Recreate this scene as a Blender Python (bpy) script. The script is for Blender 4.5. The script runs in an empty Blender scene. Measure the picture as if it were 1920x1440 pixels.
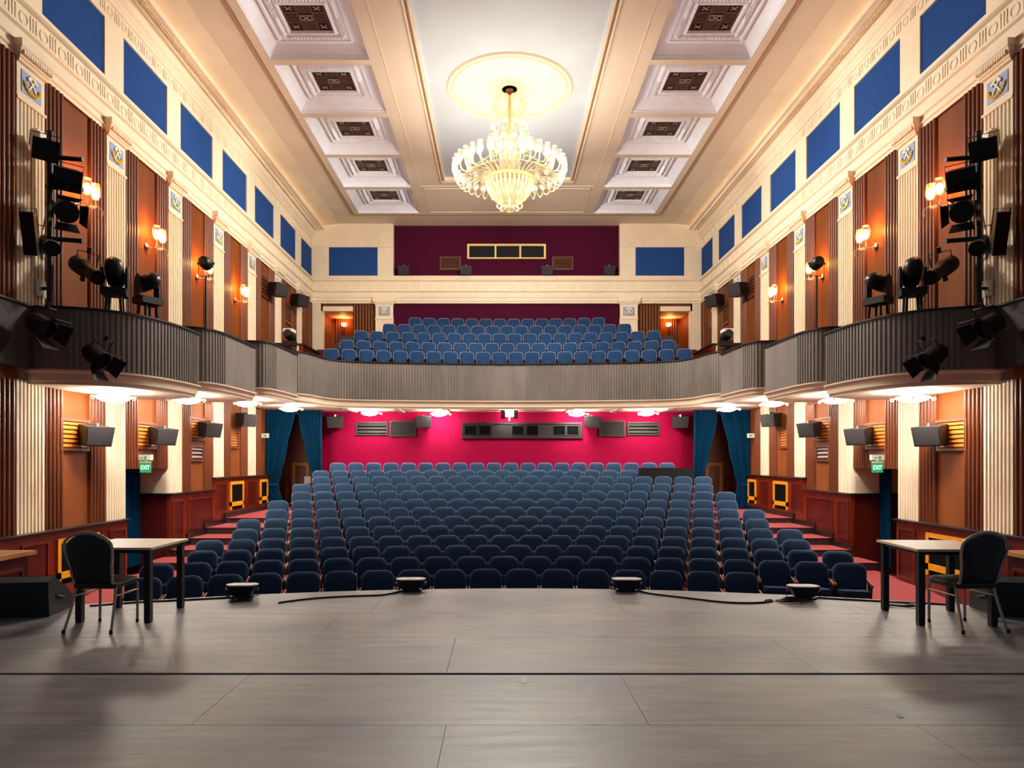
import bpy, math, random
from mathutils import Vector, Matrix, Euler
R_ = math.radians
random.seed(7)
C = bpy.context.scene.collection
SC = bpy.context.scene

# ------------------------------------------------------------------ camera, world, exposure
cam_d = bpy.data.cameras.new('camera'); cam = bpy.data.objects.new('camera', cam_d); C.objects.link(cam)
cam.location = (-0.215, 0.0, 1.6); cam.rotation_euler = (R_(90), 0, 0)
cam_d.sensor_width = 36.0; cam_d.lens = 36.0 * 1280 / 1920
cam_d.shift_x = 20 / 1920; cam_d.shift_y = 145 / 1920
cam_d.clip_start = .1; cam_d.clip_end = 200
SC.camera = cam
wd = bpy.data.worlds.new('world'); SC.world = wd; wd.use_nodes = True
wd.node_tree.nodes['Background'].inputs[0].default_value = (.55, .75, 1.0, 1)
wd.node_tree.nodes['Background'].inputs[1].default_value = .075
SC.view_settings.view_transform = 'Standard'; SC.view_settings.look = 'None'
SC.view_settings.gamma = 1.0; SC.view_settings.use_curve_mapping = False
SC.view_settings.exposure = 0.42
try:
    SC.cycles.use_denoising = True
    SC.cycles.use_adaptive_sampling = True; SC.cycles.adaptive_threshold = .05
    SC.cycles.max_bounces = 6; SC.cycles.diffuse_bounces = 4; SC.cycles.glossy_bounces = 3
    SC.cycles.transparent_max_bounces = 10; SC.cycles.sample_clamp_indirect = 6
except Exception: pass
CHAND_W, SCONCE_W, DISH_L, COVE_L, DISH_UP = 3600.0, 32.0, 80.0, 11.0, 24.0

# ------------------------------------------------------------------ materials
def lin(c):
    return tuple(((v/255)/12.92 if v/255 <= .04045 else ((v/255+.055)/1.055)**2.4) for v in c) + (1,)
MATS = {}
def mat(name, rgb, rough=.6, metal=0, spec=.5, var=0., scale=3., stretch=(1,1,1), bump=0., bscale=None, sheen=0, coat=0, rvar=0., detail=4):
    if name in MATS: return MATS[name]
    m = bpy.data.materials.new(name); m.use_nodes = True; MATS[name] = m
    nt = m.node_tree; b = nt.nodes['Principled BSDF']
    b.inputs['Base Color'].default_value = lin(rgb); b.inputs['Roughness'].default_value = rough
    b.inputs['Metallic'].default_value = metal; b.inputs['Specular IOR Level'].default_value = spec
    if sheen:
        b.inputs['Sheen Weight'].default_value = sheen; b.inputs['Sheen Roughness'].default_value = .4
        b.inputs['Sheen Tint'].default_value = lin(tuple(min(255, v*1.5+35) for v in rgb))
    if coat: b.inputs['Coat Weight'].default_value = coat; b.inputs['Coat Roughness'].default_value = .15
    if var or bump or rvar:
        tc = nt.nodes.new('ShaderNodeTexCoord'); mp = nt.nodes.new('ShaderNodeMapping'); mp.inputs['Scale'].default_value = stretch
        nt.links.new(tc.outputs['Object'], mp.inputs['Vector'])
        n = nt.nodes.new('ShaderNodeTexNoise'); n.inputs['Scale'].default_value = scale; n.inputs['Detail'].default_value = detail
        nt.links.new(mp.outputs['Vector'], n.inputs['Vector'])
        if var:
            r = nt.nodes.new('ShaderNodeValToRGB'); c = lin(rgb)
            r.color_ramp.elements[0].position = .3; r.color_ramp.elements[1].position = .7
            r.color_ramp.elements[0].color = tuple(v*(1-var) for v in c[:3]) + (1,)
            r.color_ramp.elements[1].color = tuple(min(1, v*(1+var)) for v in c[:3]) + (1,)
            nt.links.new(n.outputs['Fac'], r.inputs['Fac']); nt.links.new(r.outputs['Color'], b.inputs['Base Color'])
        if rvar:
            mr = nt.nodes.new('ShaderNodeMapRange'); mr.inputs['To Min'].default_value = rough-rvar; mr.inputs['To Max'].default_value = rough+rvar
            nt.links.new(n.outputs['Fac'], mr.inputs['Value']); nt.links.new(mr.outputs['Result'], b.inputs['Roughness'])
        if bump:
            n2 = n
            if bscale:
                n2 = nt.nodes.new('ShaderNodeTexNoise'); n2.inputs['Scale'].default_value = bscale; nt.links.new(mp.outputs['Vector'], n2.inputs['Vector'])
            bp = nt.nodes.new('ShaderNodeBump'); bp.inputs['Strength'].default_value = bump; bp.inputs['Distance'].default_value = .02
            nt.links.new(n2.outputs['Fac'], bp.inputs['Height']); nt.links.new(bp.outputs['Normal'], b.inputs['Normal'])
    return m
def emit(name, rgb, s, sample=True):
    m = bpy.data.materials.new(name); m.use_nodes = True; nt = m.node_tree
    b = nt.nodes['Principled BSDF']; b.inputs['Base Color'].default_value = lin(rgb)
    b.inputs['Emission Color'].default_value = lin(rgb); b.inputs['Emission Strength'].default_value = s
    if not sample:
        try: m.cycles.emission_sampling = 'NONE'
        except Exception: pass
    MATS[name] = m; return m
def glass(name, rgb=(255,250,240), fac=.75, rough=.05):
    m = bpy.data.materials.new(name); m.use_nodes = True; nt = m.node_tree; nt.nodes.clear()
    o = nt.nodes.new('ShaderNodeOutputMaterial'); mx = nt.nodes.new('ShaderNodeMixShader')
    t = nt.nodes.new('ShaderNodeBsdfTransparent'); t.inputs[0].default_value = lin(rgb)
    g = nt.nodes.new('ShaderNodeBsdfPrincipled'); g.inputs['Base Color'].default_value = lin(rgb); g.inputs['Roughness'].default_value = rough
    g.inputs['Specular IOR Level'].default_value = 1.0
    mx.inputs[0].default_value = 1-fac
    nt.links.new(t.outputs[0], mx.inputs[1]); nt.links.new(g.outputs[0], mx.inputs[2]); nt.links.new(mx.outputs[0], o.inputs[0])
    MATS[name] = m; return m
CREAM = mat('cream_plaster', (236,219,192), .65, var=.05, scale=1.5, bump=.05, bscale=40)
CREAM2 = mat('ceiling_plaster', (224,208,188), .7, var=.04, scale=.8)
PALE = mat('pale_blue_plaster', (196,206,216), .7, var=.03, scale=.7)
WHITE = mat('white_plaster', (236,238,248), .55, var=.03, scale=4)
ROSE = mat('rosette_cream', (240,230,212), .6)
BLUEP = mat('blue_acoustic_cloth', (37,72,134), .9, spec=.1, var=.12, scale=30, bump=.15)
BROWN = mat('brown_wall_veneer', (118,62,24), .55, spec=.15, var=.18, scale=2.2, stretch=(1,1,.25))
RIB = mat('brown_rib_veneer', (102,50,22), .4, spec=.28, var=.2, scale=3, stretch=(1,1,.2))
MAHOG = mat('mahogany_panel', (104,30,10), .3, var=.3, scale=3, stretch=(1,1,.15), coat=.3)
MAHOGD = mat('dark_mahogany_panel', (74,17,11), .3, var=.3, scale=3, stretch=(1,1,.15), coat=.3)
BLKW = mat('black_lacquered_wood', (28,22,24), .3, var=.2, scale=5)
GOLD = mat('ochre_gold_paint', (226,150,18), .45, var=.08, scale=8)
GOLDM = mat('gilded_relief', (236,190,60), .35, metal=.4)
SKYB = mat('pale_blue_enamel', (138,160,205), .5)
MAROON = mat('maroon_wall_cloth', (70,9,40), .8, spec=.1, var=.08, scale=18, bump=.08)
RED = mat('crimson_wall_cloth', (132,5,50), .8, spec=.08, var=.06, scale=12, bump=.08)
PARA = mat('taupe_parapet_plaster', (126,119,113), .6, var=.14, scale=2.5, stretch=(1,1,.3), bump=.1, bscale=20)
CAPD = mat('dark_rail_vinyl', (40,36,40), .45, var=.15, scale=12)
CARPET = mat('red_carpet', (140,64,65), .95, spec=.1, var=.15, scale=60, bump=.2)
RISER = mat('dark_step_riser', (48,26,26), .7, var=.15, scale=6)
SEATF = mat('navy_seat_velour', (50,76,108), .85, spec=.2, var=.14, scale=28, sheen=.3, bump=.08)
SEATP = mat('seat_piping', (104,130,168), .7, sheen=.4)
BSEATF = mat('blue_balcony_velour', (24,54,92), .85, spec=.2, var=.14, scale=28, sheen=.2, bump=.08)
BSEATP = mat('balcony_seat_piping', (140,150,170), .6)
ARMW = mat('red_wood_armrest', (150,72,40), .4, var=.15, scale=8)
BLK = mat('black_metal', (18,18,20), .5, var=.2, scale=14)
BLKP = mat('black_plastic', (24,24,27), .6, var=.15, scale=20)
SPKG = mat('speaker_cabinet', (34,29,31), .6, var=.15, scale=25)
SPKF = mat('speaker_grille', (42,36,38), .75, var=.2, scale=90)
CHROME = mat('brushed_steel', (170,168,170), .3, metal=.9)
BRASSG = mat('champagne_tube', (182,168,148), .32, metal=.6)
LAMT = mat('beech_laminate', (222,196,160), .45, var=.08, scale=5, stretch=(.3,3,1))
WOODT = mat('oak_cap', (190,130,72), .45, var=.2, scale=5, stretch=(3,.4,1))
STAGE = None
CURT = mat('teal_velvet', (3,48,80), .95, spec=.08, var=.15, scale=10)
LOUV = mat('bronze_louver', (96,50,26), .45, var=.12, scale=10)
LOUVY = mat('amber_louver', (176,98,24), .45, var=.12, scale=10)
LOUVG = mat('dark_grey_louver', (42,36,38), .5, spec=.3, var=.1, scale=10)
DARKV = mat('dark_void', (8,7,9), .9, spec=.05)
GREEN = emit('exit_green', (10,140,85), .55, False)
SIGNW = emit('exit_white', (245,250,245), .9, False)
OFFW = mat('off_white_plastic', (226,222,212), .5)
DIRTW = mat('white_lamp_lid', (236,230,228), .5, var=.08, scale=9)
ROPEC = mat('rubber_cable', (14,14,16), .5)
GLASSC = glass('clear_glass', (255,252,245), .86)
GLASSB = glass('crystal_glass', (255,250,236), .55)
PANE = mat('dark_pane', (14,16,24), .25, spec=.3)
GRB = mat('grille_brown', (92,52,34), .5, var=.2, scale=12)
GRD = mat('grille_navy', (22,22,44), .6)
GRS = mat('grille_silver', (150,136,132), .5)
BULB = emit('warm_bulb', (255,226,180), 26, False)
BULBC = emit('chandelier_bulb', (255,240,214), 7, False)
DISHM = emit('white_glass_dish', (255,247,234), DISH_L, True)
SCON = emit('sconce_bulb', (255,220,160), 6, False)

# ------------------------------------------------------------------ mesh builder
class MB:
    def __init__(s): s.v, s.f, s.m = [], [], []
    def add(s, vs, fs, mi=0):
        o = len(s.v); s.v += [tuple(v) for v in vs]; s.f += [tuple(i+o for i in f) for f in fs]; s.m += [mi]*len(fs); return s
    def box(s, x0, x1, y0, y1, z0, z1, mi=0):
        if x0 > x1: x0, x1 = x1, x0
        if y0 > y1: y0, y1 = y1, y0
        v = [(x,y,z) for z in (z0,z1) for y in (y0,y1) for x in (x0,x1)]
        return s.add(v, [(0,2,3,1),(4,5,7,6),(0,1,5,4),(2,6,7,3),(0,4,6,2),(1,3,7,5)], mi)
    def hexa(s, lo, hi, mi=0):          # two quads of 4 points each, joined
        return s.add(list(lo)+list(hi), [(3,2,1,0),(4,5,6,7),(0,1,5,4),(1,2,6,5),(2,3,7,6),(3,0,4,7)], mi)
    def sweep(s, rings, closed=False, caps=True, mi=0):   # rings of equal length
        n = len(rings[0]); vs = [p for r in rings for p in r]; fs = []
        k = len(rings)
        for i in range(k if closed else k-1):
            a, b = i*n, ((i+1) % k)*n
            for j in range(n): fs.append((a+j, a+(j+1) % n, b+(j+1) % n, b+j))
        if caps and not closed: fs += [tuple(range(n))[::-1], tuple(range((k-1)*n, k*n))]
        return s.add(vs, fs, mi)
    def strip(s, rows, mi=0):           # open grid of points
        n = len(rows[0]); fs = []
        for i in range(len(rows)-1):
            for j in range(n-1): fs.append((i*n+j, i*n+j+1, (i+1)*n+j+1, (i+1)*n+j))
        return s.add([p for r in rows for p in r], fs, mi)
    def tube(s, pts, r, n=8, closed=False, mi=0, flat=1.0):
        pts = [Vector(p) for p in pts]; k = len(pts); rs = r if isinstance(r, (list, tuple)) else [r]*k
        rings = []; up = None
        for i, p in enumerate(pts):
            a = pts[(i-1) % k] if (closed or i > 0) else pts[i]; b = pts[(i+1) % k] if (closed or i < k-1) else pts[i]
            t = (b-a)
            if t.length < 1e-9: t = Vector((0,0,1))
            t.normalize()
            if up is None: up = Vector((0,0,1)) if abs(t.z) < .9 else Vector((1,0,0))
            sd = t.cross(up)
            if sd.length < 1e-6: sd = t.cross(Vector((0,1,0)))
            sd.normalize(); u2 = sd.cross(t).normalized(); up = u2
            rings.append([tuple(p + sd*math.cos(q)*rs[i] + u2*math.sin(q)*rs[i]*flat) for q in [2*math.pi*j/n for j in range(n)]])
        return s.sweep(rings, closed, True, mi)
    def lathe(s, prof, n=24, c=(0,0,0), mi=0, sx=1, sy=1):
        rings = [[(c[0]+r*math.cos(2*math.pi*j/n)*sx, c[1]+r*math.sin(2*math.pi*j/n)*sy, c[2]+z) for j in range(n)] for r, z in prof]
        return s.sweep(rings, False, True, mi)
    def prism(s, poly, ax, a, b, mi=0):   # poly in the other two axes (cyclic order), extruded along ax
        def pt(u, v, w): return {'x': (w,u,v), 'y': (u,w,v), 'z': (u,v,w)}[ax]
        return s.sweep([[pt(u,v,a) for u,v in poly], [pt(u,v,b) for u,v in poly]], mi=mi)
    def profile(s, prof, ax, a, b, mi=0):  # open profile strip extruded
        def pt(u, v, w): return {'x': (w,u,v), 'y': (u,w,v), 'z': (u,v,w)}[ax]
        return s.strip([[pt(u,v,a) for u,v in prof], [pt(u,v,b) for u,v in prof]], mi)
    def xf(s, M):
        s.v = [tuple(M @ Vector(v)) for v in s.v]; return s
    def join(s, o, M=None, mi=None):
        vs = [tuple(M @ Vector(v)) for v in o.v] if M else o.v
        off = len(s.v); s.v += vs; s.f += [tuple(i+off for i in f) for f in o.f]; s.m += (o.m if mi is None else [mi]*len(o.f)); return s
    def mesh(s, name, mats, smooth=None):
        me = bpy.data.meshes.new(name); me.from_pydata(s.v, [], s.f)
        for m in (mats if isinstance(mats, (list, tuple)) else [mats]): me.materials.append(m)
        if any(s.m): me.polygons.foreach_set('material_index', s.m)
        if smooth:
            me.polygons.foreach_set('use_smooth', [True]*len(me.polygons))
            try: me.set_sharp_from_angle(angle=R_(smooth))
            except Exception: pass
        me.update(); return me
    def obj(s, name, mats, parent=None, smooth=None, loc=None, kind=None):
        return put(name, s.mesh(name, mats, smooth), parent, loc, kind=kind)
def put(name, me, parent=None, loc=None, rot=None, scale=None, kind=None):
    o = bpy.data.objects.new(name, me); C.objects.link(o)
    if parent: o.parent = parent
    if loc is not None: o.location = loc
    if rot is not None: o.rotation_euler = rot
    if scale is not None: o.scale = scale
    if kind: o['kind'] = kind
    return o
def tag(o, label, cat, group=None):
    o['label'] = label; o['category'] = cat
    if group: o['group'] = group
    return o
def thing(name, label, cat, loc=(0,0,0), rot=None, group=None):
    o = bpy.data.objects.new(name, None); C.objects.link(o); o.location = loc; o.empty_display_size = .1
    if rot is not None: o.rotation_euler = rot if isinstance(rot, (tuple, list)) else (0,0,rot)
    return tag(o, label, cat, group)
def dup(root, loc, rot=None, label=None, scale=None):
    r = root.copy(); C.objects.link(r); r.location = loc
    if rot is not None: r.rotation_euler = rot if isinstance(rot, (tuple, list)) else (0,0,rot)
    if label: r['label'] = label
    if scale is not None: r.scale = scale
    for ch in root.children:
        c = ch.copy(); C.objects.link(c); c.parent = r
        for g in ch.children:
            d = g.copy(); C.objects.link(d); d.parent = c
    return r
def point_light(name, loc, w, rgb, radius=.08, parent=None):
    d = bpy.data.lights.new(name, 'POINT'); d.energy = w; d.color = lin(rgb)[:3]; d.shadow_soft_size = radius
    o = bpy.data.objects.new(name, d); C.objects.link(o); o.location = loc
    if parent: o.parent = parent
    return o
def bez(p0, p1, p2, p3, n=10):
    out = []
    for i in range(n+1):
        t = i/n; u = 1-t
        out.append(tuple(u**3*a+3*u*u*t*b+3*u*t*t*c+t**3*d for a,b,c,d in zip(p0,p1,p2,p3)))
    return out
def smooth_path(pts, n=6):      # Catmull-Rom through 2-D/3-D points
    out = []; k = len(pts)
    for i in range(k-1):
        p = [pts[max(i-1,0)], pts[i], pts[i+1], pts[min(i+2,k-1)]]
        for j in range(n):
            t = j/n
            out.append(tuple(.5*((2*b)+(-a+c)*t+(2*a-5*b+4*c-d)*t*t+(-a+3*b-3*c+d)*t**3) for a,b,c,d in zip(*p)))
    out.append(tuple(pts[-1])); return out
ORD = ['','first','second','third','fourth','fifth','sixth','seventh','eighth','ninth','tenth','eleventh','twelfth','thirteenth','fourteenth','fifteenth','sixteenth','seventeenth','eighteenth','nineteenth','twentieth','twenty-first','twenty-second']
SIDE = {-1: 'left', 1: 'right'}
# ------------------------------------------------------------------ setting: stage floor
def edge_y(x): return 8.6 - .0404*x*x
def stage_material():
    m = bpy.data.materials.new('worn_stage_boards'); m.use_nodes = True; nt = m.node_tree; b = nt.nodes['Principled BSDF']
    tc = nt.nodes.new('ShaderNodeTexCoord')
    def noise(scale, st, det=5):
        mp = nt.nodes.new('ShaderNodeMapping'); mp.inputs['Scale'].default_value = st
        n = nt.nodes.new('ShaderNodeTexNoise'); n.inputs['Scale'].default_value = scale; n.inputs['Detail'].default_value = det
        nt.links.new(tc.outputs['Object'], mp.inputs['Vector']); nt.links.new(mp.outputs['Vector'], n.inputs['Vector']); return n
    n1 = noise(1.1, (.6,1,1)); n2 = noise(5, (.35,2.2,1), 8)
    r = nt.nodes.new('ShaderNodeValToRGB'); r.color_ramp.elements[0].position = .3; r.color_ramp.elements[1].position = .75
    r.color_ramp.elements[0].color = lin((92,96,108)); r.color_ramp.elements[1].color = lin((152,148,142))
    nt.links.new(n1.outputs['Fac'], r.inputs['Fac'])
    r2 = nt.nodes.new('ShaderNodeValToRGB'); r2.color_ramp.elements[0].position = .32; r2.color_ramp.elements[1].position = .6
    r2.color_ramp.elements[0].color = (.55,.5,.48,1); r2.color_ramp.elements[1].color = (1,1,1,1)
    nt.links.new(n2.outputs['Fac'], r2.inputs['Fac'])
    mx = nt.nodes.new('ShaderNodeMix'); mx.data_type = 'RGBA'; mx.blend_type = 'MULTIPLY'; mx.inputs[0].default_value = .7
    nt.links.new(r.outputs['Color'], mx.inputs[6]); nt.links.new(r2.outputs['Color'], mx.inputs[7])
    n3 = noise(7, (.3,1.5,1), 3)
    r3 = nt.nodes.new('ShaderNodeValToRGB'); r3.color_ramp.elements[0].position = .66; r3.color_ramp.elements[1].position = .72
    r3.color_ramp.elements[0].color = (1,1,1,1); r3.color_ramp.elements[1].color = (.45,.42,.42,1)
    nt.links.new(n3.outputs['Fac'], r3.inputs['Fac'])
    my = nt.nodes.new('ShaderNodeMix'); my.data_type = 'RGBA'; my.blend_type = 'MULTIPLY'; my.inputs[0].default_value = .8
    nt.links.new(mx.outputs[2], my.inputs[6]); nt.links.new(r3.outputs['Color'], my.inputs[7])
    nt.links.new(my.outputs[2], b.inputs['Base Color'])
    mr = nt.nodes.new('ShaderNodeMapRange'); mr.inputs['To Min'].default_value = .36; mr.inputs['To Max'].default_value = .56
    nt.links.new(n2.outputs['Fac'], mr.inputs['Value']); nt.links.new(mr.outputs['Result'], b.inputs['Roughness'])
    bp = nt.nodes.new('ShaderNodeBump'); bp.inputs['Strength'].default_value = .25; bp.inputs['Distance'].default_value = .01
    nt.links.new(n2.outputs['Fac'], bp.inputs['Height']); nt.links.new(bp.outputs['Normal'], b.inputs['Normal'])
    b.inputs['Specular IOR Level'].default_value = .85
    return m
STAGE = stage_material()
stage = MB().box(-6.3, 6.3, -3, 7.0, -.99, -.03)
xs = [-6.3+12.6*i/40 for i in range(41)]
stage.sweep([[(x,6.9,-.99),(x,edge_y(x)-.03,-.99),(x,edge_y(x)-.03,-.03),(x,6.9,-.03)] for x in xs])
stage = stage.obj('floor_stage', [BLKW], kind='structure')
rows_y = [-2.95,-1.93,-.91,.11,1.13,2.13,3.13,4.14,5.16,6.2,7.19]
joints = {6: [-3.4,-.55,2.3,5.1], 7: [-4.9,-2.1,.68,3.5], 8: [-3.5,-.63,2.2,5.0], 9: [-4.7,-1.9,3.4]}
for k in range(len(rows_y)):
    y0 = rows_y[k]+.0022; y1 = rows_y[k+1]-.0022 if k+1 < len(rows_y) else None
    if k == 7: y1 -= .045          # the wide gap across the stage
    js = [-6.3] + [j for j in joints.get(k, [-4.2+(k % 2), -1.6+(k % 2)*.7, 1.1, 3.7]) if -6.2 < j < 6.2] + [6.3]
    for a, b in zip(js[:-1], js[1:]):
        a += .0016; b -= .0016; m = MB()
        if y1 is None or k == 9:
            n = 10; us = [a+(b-a)*i/n for i in range(n+1)]
            top = [min(y1 if y1 else 99, edge_y(u)) for u in us]
            if max(top) <= y0+.02: continue
            m.sweep([[(u,y0,-.03),(u,max(t,y0+.002),-.03),(u,max(t,y0+.002),0),(u,y0,0)] for u,t in zip(us,top)])
        else: m.box(a, b, y0, y1, -.03, 0)
        m.obj('floor_board', STAGE, stage)
n = MB(); us = [-5.6+11.2*i/50 for i in range(51)]
n.tube([(u, edge_y(u)-.004, -.012) for u in us], .013, 6); n.obj('edge_trim', CHROME, stage)

# ------------------------------------------------------------------ setting: auditorium floor, raked tiers, aisle steps
ROWY = [10.67+.978*r for r in range(13)]
ROWF = [-.992,-.928,-.858,-.777,-.673,-.552,-.411,-.265,-.095,.076,.253,.415,.647]
RAD = 18.5
def sag(x): return RAD - math.sqrt(RAD*RAD-x*x)
floor = MB().box(-9.6, 9.6, 7.3, 31, -1.15, -.992).obj('floor', CARPET, kind='structure')
for r in range(1, 13):
    w = 5.98; m = MB(); ys = ROWY[r]-.56; ye = ROWY[r]+.42+(.45 if r == 12 else .0)
    us = [-w+2*w*i/24 for i in range(25)]
    for i in range(24):
        a, b = us[i], us[i+1]
        ya, yb = ys-sag(a), ys-sag(b); za = ye-sag(a) if r < 12 else 23.4; zb = ye-sag(b) if r < 12 else 23.4
        m.add([(a,ya,ROWF[r]),(b,yb,ROWF[r]),(b,zb,ROWF[r]),(a,za,ROWF[r])], [(0,1,2,3)], 0)
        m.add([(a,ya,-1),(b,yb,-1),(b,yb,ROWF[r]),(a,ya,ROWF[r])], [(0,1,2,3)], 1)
    for sx in (-1,1):
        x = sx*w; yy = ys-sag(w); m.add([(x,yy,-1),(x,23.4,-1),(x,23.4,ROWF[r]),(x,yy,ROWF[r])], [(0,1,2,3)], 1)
    m.obj('tier', [CARPET, RISER], floor)
ASTEP = [(14.9,-.61),(15.84,-.45),(16.75,-.28),(17.7,-.115),(19.0,.03)]
for s in (-1, 1):
    MB().add([(s*5.2,9.0,-.99),(s*7.95,9.0,-.99),(s*7.95,14.9,-.78),(s*5.2,14.9,-.78)], [(0,1,2,3)]).obj('aisle_ramp', CARPET, floor)
    for i, (y, z) in enumerate(ASTEP):
        y2 = ASTEP[i+1][0] if i < 4 else 23.3
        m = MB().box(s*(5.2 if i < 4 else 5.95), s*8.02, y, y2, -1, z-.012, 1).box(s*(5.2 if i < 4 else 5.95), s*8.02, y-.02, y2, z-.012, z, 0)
        m.obj('step', [CARPET, RISER], floor)

# ------------------------------------------------------------------ setting: side walls
XW = 7.95
COVEM = emit('cove_strip', (255,226,176), COVE_L, True)
PIL = [11.2+2.482*k for k in range(7)]
PW = .33
GAL = {0: 2.86, 1: 2.86, 2: 3.05, 3: 3.23, 4: 3.26}      # soffit height above each lower pilaster
rib_me = MB().prism([(.052*math.cos(math.pi*q/7), .06*math.sin(math.pi*q/7)) for q in range(8)], 'z', 0, 1).mesh('rib', RIB, 60)
def flute_profile(w=PW, d0=-.12, d1=.02, n=7):
    pts = [(-w, d0), (-w, d1)]; pitch = 2*(w-.03)/n
    for i in range(n):
        y = -w+.03+pitch*i
        pts += [(y+pitch*.22, d1), (y+pitch*.30, d1-.026), (y+pitch*.70, d1-.026), (y+pitch*.78, d1)]
    return pts + [(w, d1), (w, d0)]
def side_pt(s, d): return s*(XW-d)
def strip_z(m, s, yc, z0, z1, **k):
    pr = flute_profile(**k)
    return m.strip([[(side_pt(s,d), yc+y, z0) for y,d in pr], [(side_pt(s,d), yc+y, z1) for y,d in pr]])
# emblem relief (built facing +x, y along the wall)
def emblem_mesh():
    m = MB()
    for sg in (-1, 1):
        M = Matrix.Translation((0,0,.03)) @ Matrix.Rotation(R_(38*sg), 4, 'X')
        m.join(MB().box(-.012,.012,-.014,.014,-.14,.12).box(-.018,.018,-.06,.06,.075,.125), M)
    lau = MB()
    for sg in (-1, 1):
        for i in range(5):
            a = R_(-86+20*i); cy, cz = .17*math.cos(a), .0+.13*math.sin(a)
            l = MB().add([(0,-.065,0),(.02,0,.03),(0,.065,0),(.02,0,-.03),(.03,0,0)], [(0,4,1),(1,4,2),(2,4,3),(3,4,0),(0,1,2,3)])
            lau.join(l, Matrix.Translation((0, sg*cy, cz)) @ Matrix.Rotation(sg*(a+R_(60)), 4, 'X'))
    return m, lau
_h, _l = emblem_mesh()
hammer_me = _h.mesh('crossed_hammers', mat('emblem_cream', (236,226,196), .45)); laurel_me = _l.mesh('laurel', GOLDM)
plate_me = MB().box(0,.012,-.235,.235,-.18,.18).mesh('emblem_plate', SKYB)
def add_emblem(par, loc, rot):
    put('emblem_plate', plate_me, par, loc, rot)
    off = Matrix.Rotation(rot[2], 3, 'Z') @ Vector((.02,0,0))
    put('crossed_hammers', hammer_me, par, Vector(loc)+off, rot); put('laurel', laurel_me, par, Vector(loc)+off, rot)
# frieze ornament unit: three bars and a disc ring, faces +x
def frieze_unit(h):
    m = MB(); z = h/2-.035
    for k in range(3): m.box(0,.014, -.235+k*.07, -.2+k*.07, -z, z)
    rr = min(.115, z)
    rings = []
    for j in range(18):
        q = 2*math.pi*j/18; rings.append([(x, .10+(rr-t)*math.cos(q), (rr-t)*math.sin(q)) for x, t in ((0,0),(.014,.008),(.014,.03),(.002,.04))])
    m.sweep(rings, closed=True); return m
fr_lo = frieze_unit(.36).mesh('frieze_relief', CREAM); fr_hi = frieze_unit(.27).mesh('frieze_relief', CREAM)
def wall_mats(): return [BROWN, CREAM]
def capital(par, s, yc):
    m = MB(); prof = [(.0,7.98),(.07,8.0),(.07,8.03),(.10,8.05),(.15,8.17),(.17,8.19),(.17,8.3),(0,8.3)]
    w0 = .33
    rings = []
    for d, z in prof:
        w = w0+max(0,d-.05)*.75
        rings.append([(side_pt(s,-.02), yc-w, z),(side_pt(s,d), yc-w, z),(side_pt(s,d), yc+w, z),(side_pt(s,-.02), yc+w, z)])
    m.sweep(rings, caps=True)
    for i in range(13):
        y = yc-.33+i*.055
        m.box(side_pt(s,.10), side_pt(s,.16), y-.017, y+.017, 8.08, 8.15)
    return m.obj('capital', CREAM, par)
WALLS = {}
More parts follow.
